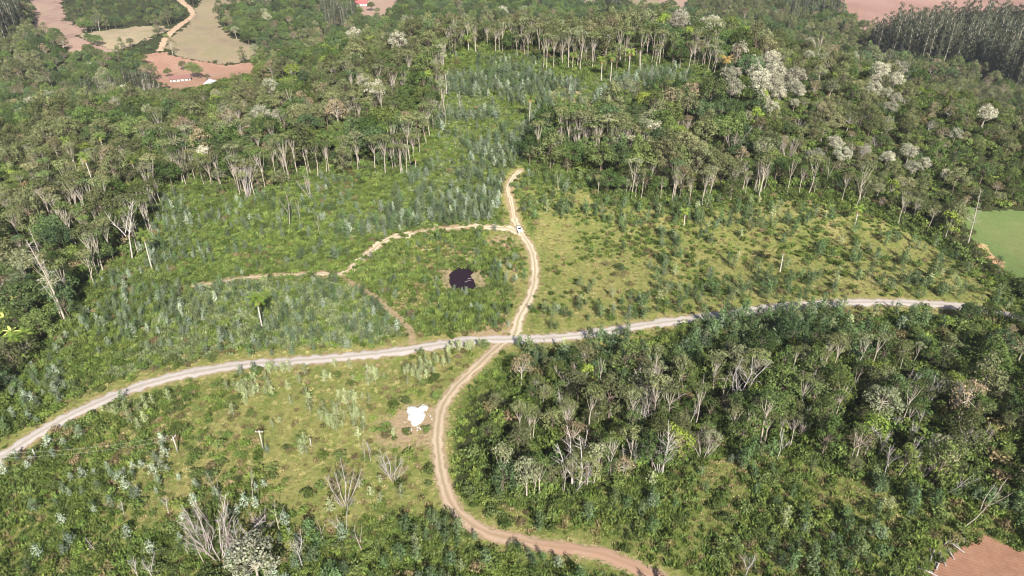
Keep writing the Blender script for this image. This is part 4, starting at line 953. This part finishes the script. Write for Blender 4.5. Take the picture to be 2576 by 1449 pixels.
palm(1820, 205, 58, 'palm with yellowed crown beside the silver trees', 2, 60)
BH = {'bare': 11, 'barepink': 9, 'spire': 10, 'snag': 14, 'pole': 12}
def meanh(key, v):
    co = [c[2] for m in PROTO[key][v][:2] for c in [max(m.vertices, key=lambda q: q.co.z).co]]
    return max(co)
def bare(bx, by, h, key, label, lean=(0, 0), v=0, w_=1.0, seed=0):
    x, y, z, H = hpx(bx, by, h); v = v % 3; s = H / meanh(key, v)
    thing('bare_tree', key, v, x, y, z, s * w_, seed * 1.7, 1 / w_, label, 'bare tree', None, lean[1], lean[0])
BARES = [(162, 811, 225, 'snag', 'very tall leafless tree with white leaning trunk at left', (-.06, 0), .8), (130, 708, 150, 'snag', 'second leafless trunk behind the tallest white one', (-.05, 0), .8), (229, 708, 115, 'pole', 'crooked grey trunk right of the tallest white one', (-.25, 0), .9),
         (333, 655, 150, 'bare', 'thick broken brown tree at the left forest edge', (-.18, 0), 1.1), (178, 718, 70, 'pole', 'thin bare snag in shadow at the left edge wood', (-.3, 0), 1.),
         (522, 1395, 150, 'spire', 'leaning white leafless tree, leftmost of the lower cluster', (-.2, 0), .7), (552, 1405, 120, 'barepink', 'broad many-stemmed leafless tree in the lower cluster', (0, 0), 1.), (585, 1408, 115, 'spire', 'upright white leafless tree right in the lower cluster', (.05, 0), 1.1), (540, 1345, 110, 'pole', 'white trunk with green tuft above the lower cluster', (-.12, 0), .9),
         (762, 1425, 92, 'bare', 'white bare tree beside the pale bushy tree', (-.1, 0), 1.), (350, 1460, 60, 'bare', 'small white bare tree at the bottom left edge', (-.05, 0), 1.), (388, 1462, 72, 'bare', 'forked white bare tree at the bottom left edge', (.05, 0), 1.),
         (557, 1256, 80, 'pole', 'thin pale trunk with long shadow in lower left scrub', (-.1, 0), .8), (636, 1255, 80, 'pole', 'thin pale trunk right of its long-shadowed twin', (-.15, 0), .8), (708, 1345, 80, 'pole', 'slim pale trunk at the foot of the meadow', (-.1, 0), .8), (582, 1320, 70, 'pole', 'slim bare trunk above the lower cluster', (-.1, 0), .8),
         (870, 1270, 90, 'barepink', 'grey twiggy tree below the meadow', (0, 0), 1.1), (873, 1330, 80, 'pole', 'thin white trunk below the grey twiggy tree', (-.1, 0), .8), (918, 1160, 60, 'pole', 'thin bare stem left of two in the meadow foot', (-.1, 0), .8), (932, 1160, 55, 'bare', 'small bare tree right of two in the meadow foot', (0, 0), .9), (980, 1200, 60, 'spire', 'clump of dry upright stems near the track bend', (0, 0), 1.3), (990, 1210, 50, 'barepink', 'dark twiggy shrub tree near the track bend', (0, 0), 1.1),
         (1628, 1045, 118, 'barepink', 'round-topped grey leafless tree in the right forest', (0, 0), 1.15), (1446, 1232, 125, 'spire', 'white many-stemmed bare tree above the lower bend', (0, 0), 1.3), (1418, 1240, 95, 'pole', 'white curved trunk left of the many-stemmed bare tree', (-.05, 0), .8), (1530, 1192, 105, 'bare', 'white bare tree with forked top in right forest', (.03, 0), .9),
         (1660, 1198, 125, 'bare', 'large white bare tree on the right forest edge', (.03, 0), 1.0), (1655, 1195, 75, 'spire', 'white curved stems at the foot of the large bare tree', (-.05, 0), 1.), (1845, 1020, 130, 'spire', 'tall pale bare tree in the upper right forest', (.08, 0), 1.), (1815, 1030, 90, 'pole', 'thin pale trunk left of the tall pale bare tree', (.06, 0), .8),
         (1918, 1100, 95, 'pole', 'white trunk with small green tuft in right forest', (.05, 0), .9), (2025, 1075, 60, 'bare', 'small white snag deep in the right forest', (.05, 0), .9), (2225, 1200, 95, 'bare', 'left of two leaning white trees at the dark hollow', (.15, 0), .8), (2258, 1200, 105, 'bare', 'right of two leaning white trees at the dark hollow', (.15, 0), .8),
         (2175, 1145, 75, 'bare', 'pinkish bare tree left of the two leaning white ones', (.1, 0), 1.), (2318, 1200, 60, 'barepink', 'small pinkish bare tree right of the dark hollow', (.1, 0), .9), (2382, 1240, 95, 'bare', 'grey tree leaning far right above the red field', (.4, 0), .9), (2420, 1328, 140, 'pole', 'leaning white trunk with pale crown above the red field', (.38, 0), .8),
         (1870, 1462, 70, 'bare', 'white forked bare tree at the bottom right of centre', (0, 0), 1.), (2075, 905, 55, 'snag', 'small dead conifer-like tree below the gravel road', (.05, 0), .8), (1795, 950, 70, 'pole', 'thin white stem under the gravel road', (.04, 0), .8), (2130, 900, 60, 'pole', 'leaning pale stem in the far right forest', (.1, 0), .8),
         (1845, 385, 80, 'barepink', 'broad pinkish leafless tree on the hill forest', (0, 0), 1.25), (1980, 400, 60, 'barepink', 'pink-grey leafless tree by the silver crowns', (0, 0), 1.1), (2140, 420, 62, 'barepink', 'pink leafless tree among sage crowns at right', (.1, 0), 1.1), (2080, 470, 75, 'pole', 'white bare trunk at the right forest wall', (.05, 0), .9), (2430, 632, 165, 'snag', 'tall leaning tree with pale trunk beside the crop field', (.1, 0), .8),
         (1092, 300, 55, 'barepink', 'pink rounded leafless tree left of the grove', (0, 0), 1.15), (1158, 300, 70, 'bare', 'broken brown snag inside the grove edge', (-.05, 0), .8), (1120, 320, 80, 'pole', 'thin pale trunk at the left rim of the grove', (0, 0), .8), (640, 300, 48, 'barepink', 'brownish leafless crown in the left hill forest', (0, 0), 1.2), (372, 258, 58, 'barepink', 'wide grey leafless tree beside the silver dome', (0, 0), 1.3), (430, 270, 40, 'pole', 'thin dead stem in the upper left forest', (0, 0), .8),
         (728, 565, 95, 'pole', 'tall thin bare trunk standing clear of the forest edge', (-.1, 0), .8), (755, 555, 60, 'pole', 'short bare stem right of the tall thin trunk', (0, 0), .8), (805, 590, 50, 'pole', 'thin forked stem near the upper track', (-.05, 0), .9), (404, 535, 62, 'pole', 'straight white trunk with small crown at clearing corner', (-.1, 0), .8), (372, 560, 80, 'pole', 'thin slanted stem at the clearing corner', (-.15, 0), .7),
         (622, 500, 105, 'spire', 'fan of white trunks at the slender wood front', (-.15, 0), .7), (782, 500, 60, 'spire', 'small leaning fan of stems before the slender wood', (-.2, 0), .8), (1405, 480, 60, 'pole', 'thin pale sapling trunk right of the upper track', (0, 0), .8), (1575, 500, 60, 'pole', 'thin pale trunk before the upper right wall', (0, 0), .8), (1048, 490, 28, 'pole', 'short white stump in the young grove', (0, 0), .6), (1395, 300, 40, 'pole', 'short white stump right of the tall grove palm', (0, 0), .5)]
for i, (a, b, h, k, l, ln, w_) in enumerate(BARES): bare(a, b, h, k, l, ln, i, w_, i)
r = np.random.default_rng(77); BR = []
for pl, cnt, hh in (([(1300, 1000), (2500, 950), (2500, 1150), (1500, 1200)], 34, 60), ([(50, 300), (900, 250), (1050, 380), (300, 420)], 26, 40), ([(1500, 300), (2400, 250), (2300, 500), (1600, 480)], 26, 42), ([(1000, 60), (1900, 60), (1900, 140), (1000, 120)], 14, 30), ([(200, 1250), (900, 1340), (1000, 1440), (200, 1440)], 12, 50)):
    c = 0; made = []
    while c < cnt:
        a = r.uniform(min(p[0] for p in pl), max(p[0] for p in pl)); b = r.uniform(min(p[1] for p in pl), max(p[1] for p in pl))
        if not inpoly(np.array(a), np.array(b), pl): continue
        x, y, z, H = hpx(a, b, hh * r.uniform(.7, 1.3)); key = str(r.choice(['bare', 'pole', 'barepink', 'spire', 'snag', 'bare'])); v = int(r.integers(0, 3)); s = H / meanh(key, v)
        if float(clearance(np.array(x), np.array(y))) < 1.5: continue
        made.append((thing('bare_tree', key, v, x, y, z, s, r.uniform(0, 6), 1, 'x', 'bare tree', 'small leafless trees', float(r.normal(0, .08)), float(r.normal(0, .1))), a, b)); c += 1
    BR.extend(made)
for (o, a, b), q in zip(BR, spots(['b'] * len(BR), [m[1] for m in BR], [m[2] for m in BR])): o['label'] = 'small grey leafless tree, ' + q
# single crowns that stand out
for bx, by, h, key, v, l, wd in ((283, 262, 62, 'silver', 0, 'large round silver-green tree above the valley farm', 1.1), (655, 1470, 110, 'silver', 1, 'pale grey-green broad tree at the bottom left of centre', 1.1), (948, 275, 78, 'silver', 2, 'round pale tree on white trunk left of the grove', .9), (110, 375, 42, 'silver', 0, 'silvery white flowering tree near the left edge', 1.3),
                             (845, 655, 40, 'sapblue', 1, 'large round blue-green shrub tree above the track fork', 1.3), (1385, 425, 95, 'oliveloose', 1, 'big yellow-green tree right of the grove', 1.0), (778, 435, 125, 'oliveloose', 2, 'broad yellow-olive tree in front of the slender wood', 1.05), (1325, 1250, 100, 'sage', 0, 'small pale flowering tree above the lower bend', .75), (1850, 950, 85, 'sage', 1, 'pale sage conical tree below the gravel road', .7),
                             (1995, 235, 70, 'silver', 1, 'largest silver crown in the hill forest group', 1.1), (1905, 240, 70, 'silver', 2, 'silver crown left in the hill forest group', 1.1), (1955, 225, 62, 'silver', 0, 'silver crown centre of the hill forest group', 1.1), (1935, 300, 50, 'silver', 1, 'small silver crown below the hill forest group', 1.2), (2040, 430, 60, 'silver', 2, 'silver-green crown over the right forest wall', 1.1), (2110, 425, 60, 'silver', 0, 'silver-green crown beside a pink leafless tree', 1.1),
                             (2290, 450, 48, 'silver', 1, 'silver crown at the foot of the right flank', 1.3), (1670, 140, 62, 'silver', 2, 'silver tree on white trunk above the grove', .8), (1740, 140, 60, 'silver', 0, 'second silver tree on white trunk above the grove', .8), (1265, 55, 42, 'silver', 1, 'silver dome on the crest left of centre', 1.1), (2230, 300, 50, 'silver', 2, 'silver crown high on the right flank', 1.2)):
    x, y, z, H = hpx(bx, by, h); hh = max(c.co.z for c in PROTO[key][v][1].vertices); s = H / hh
    thing('sapling' if key.startswith('sap') else 'tree', key, v, x, y, z, s * wd, v * 2., 1 / wd, l, 'tree', None)

def sword(mb, o, a, el, L, wd, r, mi=0):
    rib = [np.array(o, float)]
    for k in range(6):
        e = el - 1.4 * (k / 6) ** 1.3; rib.append(rib[-1] + np.array([math.cos(a) * math.cos(e), math.sin(a) * math.cos(e), math.sin(e)]) * L / 6)
    sd = np.array([-math.sin(a), math.cos(a), 0]); vs = []
    for k, p in enumerate(rib):
        w_ = wd * math.sin(math.pi * (.08 + .9 * k / 6)) ** .7; vs += [p - sd * w_ + (0, 0, .1), p, p + sd * w_ + (0, 0, .1)]
    mb.add(vs, [(3 * k + j, 3 * k + j + 1, 3 * k + j + 4, 3 * k + j + 3) for k in range(6) for j in (0, 1)], mi)
for i, (a, b, l) in enumerate([(12, 760, 'banana plant nearest the left edge, upper one'), (40, 775, 'banana plant with brown hanging leaves at left edge'), (18, 820, 'bright yellow-green banana plant at left edge'), (36, 855, 'lowest banana plant at the left edge')]):
    x, y = hit(a, b); r = np.random.default_rng(800 + i); root = tag(link('banana_plant', None, loc=(x, y, onz(x, y))), l, 'banana plant', 'banana plants at the left edge')
    st = MB(); st.tube([(0, 0, -.2), (0, 0, 1.4), (.1, 0, 2.6)], [.22, .18, .12], 7); link('stem', st.mesh('banana_stem', [M['cl_grey']], True), root)
    lv = MB()
    for k in range(11): sword(lv, (.1, 0, 2.5), k * 2.4, 1.2 - .1 * k, 2.8, .38, r)
    link('leaves', lv.mesh('banana_leaves', [M['banana']]), root)

# ------------------------------------------------------------------ pickup, poles, lime heap, houses, pond sticks
m_white = plainmat('white_paint', (.80, .80, .82), (.84, .84, .85), 2, .3, .5); m_glass = plainmat('dark_glass', (.02, .022, .03), (.03, .03, .04), 2, .08, .6)
m_tyre = plainmat('black_rubber', (.02, .02, .02), (.03, .03, .03), 5, .9); m_rim = plainmat('grey_rim', (.4, .4, .42), (.5, .5, .5), 4, .35, .5, .8)
m_lamp = plainmat('lamp_glass', (.7, .72, .75), (.8, .8, .8), 4, .15, .7); m_redlamp = plainmat('red_lamp', (.4, .02, .02), (.5, .03, .03), 4, .2, .5); m_dark = plainmat('dark_bed_liner', (.04, .04, .05), (.06, .06, .06), 3, .8)
def loft(mb, secs, mi=0):
    """secs: list of (y, [(x,z)...]) rings of equal length"""
    vs = []; k = len(secs[0][1])
    for y, ring in secs: vs += [(x, y, z) for x, z in ring]
    fs = [(i * k + j, i * k + (j + 1) % k, (i + 1) * k + (j + 1) % k, (i + 1) * k + j) for i in range(len(secs) - 1) for j in range(k)]
    fs += [tuple(range(k))[::-1], tuple(range((len(secs) - 1) * k, len(secs) * k))]; mb.add(vs, fs, mi)
def pickup():
    x, y = hit(1306, 581); q = hit(1311, 594); q0 = hit(1301, 569); ang = math.atan2(q[1] - q0[1], q[0] - q0[0]) - math.pi / 2
    root = tag(link('pickup_truck', None, loc=(x, y, onz(x, y) + .1)), 'small white pickup truck parked where the two pale tracks meet', 'pickup'); root.rotation_euler = (0, 0, ang)
    def ring(w_, z0, z1, t=.86): return [(-w_, z0), (w_, z0), (w_, z0 + (z1 - z0) * .62), (w_ * t, z1), (-w_ * t, z1), (-w_, z0 + (z1 - z0) * .62)]
    b = MB(); loft(b, [(-2.4, ring(.78, .42, .92, .95)), (-2.3, ring(.86, .32, .98, .96)), (-.9, ring(.87, .3, 1.0, .96)), (.75, ring(.87, .3, 1.0, .95)), (1.0, ring(.87, .3, .98, .92)), (2.1, ring(.84, .32, .86, .88)), (2.35, ring(.74, .4, .74, .85))])
    body = link('body', b.mesh('pickup_body', [m_white]), root)
    c = MB(); loft(c, [(-.75, [(-.76, .98), (.76, .98), (.76, 1.0), (.62, 1.0), (-.62, 1.0), (-.76, 1.0)]), (-.6, [(-.78, .98), (.78, .98), (.76, 1.2), (.62, 1.5), (-.62, 1.5), (-.76, 1.2)]), (.35, [(-.78, .98), (.78, .98), (.76, 1.2), (.62, 1.5), (-.62, 1.5), (-.76, 1.2)]), (1.05, [(-.76, .96), (.76, .96), (.76, .98), (.68, .99), (-.68, .99), (-.76, .98)])])
    cab = link('cab', c.mesh('pickup_cab', [m_white]), root)
    g = MB(); g.add([(-.64, 1.0, 1.04), (.64, 1.0, 1.04), (.58, .42, 1.48), (-.58, .42, 1.48)], [(0, 1, 2, 3)]); link('windscreen', g.mesh('windscreen', [m_glass]), root)
    g = MB(); g.add([(-.6, -.77, 1.05), (.6, -.77, 1.05), (.56, -.65, 1.42), (-.56, -.65, 1.42)], [(0, 3, 2, 1)]); link('rear_window', g.mesh('rear_window', [m_glass]), root)
    for s in (-1, 1):
        g = MB(); g.add([(s * .80, -.45, 1.06), (s * .80, .55, 1.06), (s * .67, .28, 1.42), (s * .67, -.42, 1.42)], [(0, 1, 2, 3)]); link('side_window', g.mesh('side_window', [m_glass]), root)
        g = MB(); g.box(s * .95 - .08, s * .95 + .08, .62, .78, .98, 1.12); link('mirror', g.mesh('mirror', [m_white]), root)
        g = MB(); g.box(s * .6 - .16, s * .6 + .16, 2.27, 2.38, .58, .72); link('headlight', g.mesh('headlight', [m_lamp]), root)
        g = MB(); g.box(s * .76 - .06, s * .76 + .06, -2.43, -2.36, .6, .86); link('tail_light', g.mesh('tail_light', [m_redlamp]), root)
        for yy in (-1.45, 1.45):
            w_ = link('wheel', None, root, (s * .78, yy, .31)); t = MB()
            t.tube([(-.1, 0, 0), (-.09, 0, 0), (.09, 0, 0), (.1, 0, 0)], [.25, .31, .31, .25], 16, 0, True); link('tyre', t.mesh('tyre', [m_tyre]), w_)
            t = MB(); t.tube([(-.11, 0, 0), (.11, 0, 0)], [.17, .17], 12, 0, True); link('rim', t.mesh('rim', [m_rim]), w_)
    g = MB(); g.box(-.72, .72, -2.25, -.95, .985, 1.012); link('cargo_bed', g.mesh('cargo_bed', [m_dark]), root)
pickup()
m_pole = barkmat('weathered_pole', (.5, .47, .42), (.36, .33, .29)); m_wire = plainmat('pale_wire', (.5, .5, .48), (.6, .6, .58), 1, .5)
def upole(bx, by, h, lab, arm=True, az=0.):
    x, y, z, H = hpx(bx, by, h); root = tag(link('utility_pole', None, loc=(x, y, z)), lab, 'utility pole'); root.rotation_euler = (0, 0, az)
    b = MB(); b.tube([(0, 0, -.5), (0, 0, H * .5), (0, 0, H)], [.17, .14, .11], 8, 0, True); link('post', b.mesh('post', [m_pole], True), root)
    if arm:
        b = MB(); b.box(-.9, .9, -.15, -.03, H - .45, H - .3); link('crossarm', b.mesh('crossarm', [m_pole]), root)
        for k in (-.8, 0, .8):
            b = MB(); b.tube([(k, -.09, H - .3), (k, -.09, H - .2), (k, -.09, H - .1)], [.05, .08, .03], 6, 0, True); link('insulator', b.mesh('insulator', [m_lamp]), root)
    return x, y, z + H
p1 = upole(662, 1128, 46, 'grey utility pole with crossarm standing alone in the meadow'); p2 = upole(447, 1137, 40, 'leaning utility pole where the wires end in the scrub', True, 1.4)
p3 = upole(90, 1150, 22, 'short wooden post below the gravel road at left', False); p4 = upole(-130, 1190, 52, 'utility pole outside the left edge', True, 1.4); upole(783, 1122, 20, 'short pale post right of the lone utility pole', False)
for k, off in enumerate((-.8, .8)):
    b = MB(); A = np.array(p4) + (off * .3, off, -.15); B = np.array(p2) + (off * .3, off, -.15)
    pts = [A * (1 - t) + B * t + (0, 0, -2.0 * 4 * t * (1 - t)) for t in np.linspace(0, 1, 25)]; b.tube(pts, [.011] * 25, 4)
    tag(link('power_line', b.mesh('power_line', [m_wire])), ['front sagging wire crossing the scrub at lower left', 'rear sagging wire crossing the scrub at lower left'][k], 'wire', 'power lines at lower left')
def heap():
    m, t, p = newmat('white_lime', .9, .2); n = noise(t, 3, 6, .7); rp = ramp(t, [(.3, (.42, .41, .39)), (.5, (.62, .62, .62)), (.7, (.74, .74, .74))]); t.links.new(n.outputs[0], rp.inputs[0]); t.links.new(rp.outputs[0], p.inputs['Base Color']); bp = N(t, 'ShaderNodeBump'); bp.inputs['Strength'].default_value = 1; bp.inputs['Distance'].default_value = .4; t.links.new(n.outputs[0], bp.inputs['Height']); t.links.new(bp.outputs[0], p.inputs['Normal'])
    out = [(1026, 1045), (1024, 1030), (1032, 1022), (1043, 1025), (1052, 1030), (1060, 1024), (1070, 1019), (1078, 1022), (1074, 1031), (1066, 1036), (1070, 1046), (1066, 1056), (1056, 1066), (1044, 1075), (1036, 1072), (1034, 1062), (1026, 1056)]
    Wp = np.array([hit(a, b) for a, b in out]); c = Wp.mean(0); Wp = smooth_line(Wp.tolist() + [Wp[0].tolist()], .25)[:-1]; n_ = len(Wp); vs = []; RG = 16
    for k in range(RG):
        q = 1 - k / RG
        for i in range(n_):
            p_ = c + (Wp[i] - c) * q; h = 1.35 * (1 - q ** 1.6) ** .8; h *= .35 + 1.3 * float(fbm(np.array(p_[0] * 1.3), np.array(p_[1] * 1.3), 12, 3)); j = 1 + (float(vnoise(p_[0] * 2.5, p_[1] * 2.5, 8)) - .5) * .18
            p_ = c + (Wp[i] - c) * q * j; vs.append((p_[0] - c[0], p_[1] - c[1], onz(*p_) - onz(*c) + h - .03))
    vs.append((0, 0, 1.25)); fs = [(k * n_ + i, k * n_ + (i + 1) % n_, (k + 1) * n_ + (i + 1) % n_, (k + 1) * n_ + i) for k in range(RG - 1) for i in range(n_)] + [((RG - 1) * n_ + i, (RG - 1) * n_ + (i + 1) % n_, len(vs) - 1) for i in range(n_)]
    b = MB(); b.add(vs, fs); o = link('lime_pile', b.mesh('lime_pile', [m], False), None, (c[0], c[1], onz(*c))); tag(o, 'bright white heap of lime beside the curved dirt track', 'lime pile')
heap()
def lumps():
    lm = bpy.data.materials['white_lime']; r = np.random.default_rng(93); proto = None
    for i in range(16):
        a = r.uniform(0, 6.28); q = r.uniform(2.6, 4.6); x, y = LIME[0] + math.cos(a) * q, LIME[1] + math.sin(a) * q * 1.1; b = MB(); s = r.uniform(.12, .3)
        D = sph(r, 12, -1) * s; bm = bmesh.new(); [bm.verts.new(p) for p in D]; bmesh.ops.convex_hull(bm, input=bm.verts); me = bpy.data.meshes.new('lime_lump'); bm.to_mesh(me); bm.free(); me.materials.append(lm)
        tag(link('lime_lump', me, None, (x, y, onz(x, y) + s * .4)), 'small white lump scattered round the lime heap', 'lime lump', 'loose lumps round the lime heap')
lumps()
m_wall = plainmat('white_wall', (.50, .48, .45), (.60, .58, .54), .8); m_tile = plainmat('brown_red_tiles', (.15, .075, .065), (.24, .12, .10), 1.5); m_tin = plainmat('pale_metal_roof', (.36, .37, .40), (.46, .46, .48), .6, .45, .5)
m_redroof = plainmat('red_roof', (.34, .08, .085), (.42, .12, .11), 1); m_frame = plainmat('dark_window', (.03, .035, .04), (.05, .05, .05), 1, .3); m_door = plainmat('brown_door', (.12, .07, .05), (.16, .1, .07), 1); m_grey = plainmat('grey_roof', (.30, .30, .31), (.40, .40, .40), .8)
def house(bx, by, L, Wd, H, az, roof, lab, name='farmhouse', wins=3, x=None):
    x, y = hit(bx, by); root = tag(link(name, None, loc=(x, y, onz(x, y) - .2)), lab, 'house' if name != 'shed' else 'shed'); root.rotation_euler = (0, 0, az); rh = Wd * .24
    b = MB(); b.box(-L / 2, L / 2, -Wd / 2, Wd / 2, -1, H); b.add([(-L / 2, -Wd / 2, H), (-L / 2, Wd / 2, H), (-L / 2, 0, H + rh)], [(0, 2, 1)]); b.add([(L / 2, -Wd / 2, H), (L / 2, Wd / 2, H), (L / 2, 0, H + rh)], [(0, 1, 2)]); link('walls', b.mesh('walls', [m_wall]), root)
    e = .7; b = MB(); s = rh / (Wd / 2)
    for sg in (-1, 1):
        y1 = sg * (Wd / 2 + e); z1 = H - s * e
        b.add([(-L / 2 - e, 0, H + rh + .02), (L / 2 + e, 0, H + rh + .02), (L / 2 + e, y1, z1 + .02), (-L / 2 - e, y1, z1 + .02), (-L / 2 - e, 0, H + rh + .2), (L / 2 + e, 0, H + rh + .2), (L / 2 + e, y1, z1 + .2), (-L / 2 - e, y1, z1 + .2)], [(0, 3, 2, 1), (4, 5, 6, 7), (3, 7, 6, 2), (0, 4, 7, 3), (1, 2, 6, 5)])
    link('roof', b.mesh('roof', [roof]), root)
    for k in range(wins):
        xx = -L / 2 + L * (k + .5) / wins; 
        if k == wins // 2:
            d = MB(); d.box(xx - .5, xx + .5, -Wd / 2 - .06, -Wd / 2 - .005, .2, 2.3); link('door', d.mesh('door', [m_door]), root); continue
        d = MB(); d.box(xx - .65, xx + .65, -Wd / 2 - .06, -Wd / 2 - .005, 1.1, 2.2); link('window', d.mesh('window', [m_frame]), root)
    d = MB(); d.box(-L / 2 - .06, -L / 2 - .005, -.6, .6, 1.1, 2.2); link('window', d.mesh('window', [m_frame]), root)
house(455, 204, 17, 8, 3.2, .35, m_tile, 'white farmhouse with brown-red tile roof by the ploughed field', wins=5)
house(542, 220, 14, 12, 3.4, -.7, m_tin, 'shed with bright pale metal roof beside the green lawn', 'shed', 3)
house(783, 123, 11, 6, 2.8, .1, m_grey, 'small grey-roofed shed at the valley wood edge', 'shed', 3)
house(905, 14, 18, 10, 3.4, .1, m_redroof, 'white house with red roof at the top edge', wins=5)
for i, (bx, by, h, key, v, l) in enumerate([(487, 198, 44, 'dark', 0, 'round dark green tree right of the white farmhouse'), (502, 200, 36, 'dark', 1, 'darkest round tree beside the farmhouse pair'), (462, 180, 28, 'olive', 1, 'olive tree behind the farmhouse roof'), (425, 196, 26, 'dark', 2, 'dark tree left of the white farmhouse'), (524, 205, 20, 'olive', 2, 'small round tree alone before the ploughed earth'), (612, 232, 52, 'tall', 1, 'tall pointed tree right of the metal-roofed shed'), (388, 205, 46, 'tall', 2, 'narrow pointed tree left of the farmhouse'), (567, 233, 18, 'dark', 1, 'low bushy tree beside the small lawn'),
                                            (541, 160, 9, 'bushg', 0, 'lone green bush at the ploughed field edge'), (935, 30, 26, 'dark', 0, 'dark tree in front of the red-roofed house'), (950, 40, 22, 'olive', 0, 'smaller tree on the red-roofed house clearing'), (905, 60, 26, 'dark', 2, 'tree at the lower edge of the house clearing'), (418, 96, 12, 'bushg', 1, 'bush at the red earth road bend')]):
    x, y, z, H = hpx(bx, by, h); hh = max(c.co.z for c in PROTO[key][v][1].vertices); thing('farm_tree' if key != 'bushg' else 'farm_bush', key, v, x, y, z, H / hh, i, 1, l, 'tree' if key != 'bushg' else 'bush', None)
for i, (dx, dy, a, l_) in enumerate([(2, .5, .3, 3.2), (1.2, -1.6, .5, 2.4), (-5.2, 1, 1.9, 2.6), (3.6, 2.2, .2, 1.6)]):
    b = MB(); b.tube([(0, 0, 0), (l_ * .5, .1, .12), (l_, 0, .05)], [.06, .05, .02], 5); o = link('dead_branch', b.mesh('dead_branch', [M['dead']]), None, (POND[0] + dx, POND[1] + dy, POND[2] + .08)); o.rotation_euler = (0, 0, a)
    tag(o, ['pale branch floating at the right of the dark pond', 'longest pale branch in the middle of the pond', 'pale branch on the left bank of the pond', 'short twig near the upper pond bank'][i], 'branch', 'branches in the pond')
r = np.random.default_rng(91)
for i, (a, b_) in enumerate([(2392, 1395), (2405, 1378), (2370, 1408), (2345, 1400), (2420, 1362), (2360, 1425), (2388, 1362), (2335, 1440)]):
    x, y = hit(a, b_); b = MB(); L_ = r.uniform(2, 4.5); b.tube([(-L_ / 2, 0, .15), (0, .1, .25), (L_ / 2, 0, .2)], [.14, .12, .06], 6, 0, True)
    for k in range(4): b.tube([(r.uniform(-L_ / 2, L_ / 2), 0, .2), (r.uniform(-L_ / 2, L_ / 2), r.uniform(-1, 1), .6)], [.05, .02], 4)
    o = link('felled_log', b.mesh('felled_log', [M['dead']]), None, (x, y, onz(x, y) + .05)); o.rotation_euler = (0, 0, r.uniform(0, 3.1)); tag(o, 'pale felled branch wood heaped beside the red ploughed field', 'log', 'felled wood at the red field corner')

# ------------------------------------------------------------------ haze
def haze():
    b = MB(); b.box(-6500, 6500, -300, 9300, -420, 150); me = b.mesh('haze', [])
    m = bpy.data.materials.new('thin_haze'); m.use_nodes = True; t = m.node_tree; t.nodes.clear(); v = N(t, 'ShaderNodeVolumePrincipled'); v.inputs['Color'].default_value = (.80, .84, .92, 1); v.inputs['Density'].default_value = .00007; v.inputs['Anisotropy'].default_value = .1
    o = N(t, 'ShaderNodeOutputMaterial'); t.links.new(v.outputs[0], o.inputs['Volume']); me.materials.append(m); tag(link('haze', me), kind='stuff', label='thin bluish haze over the valley')
HAZE = True
if HAZE: haze()
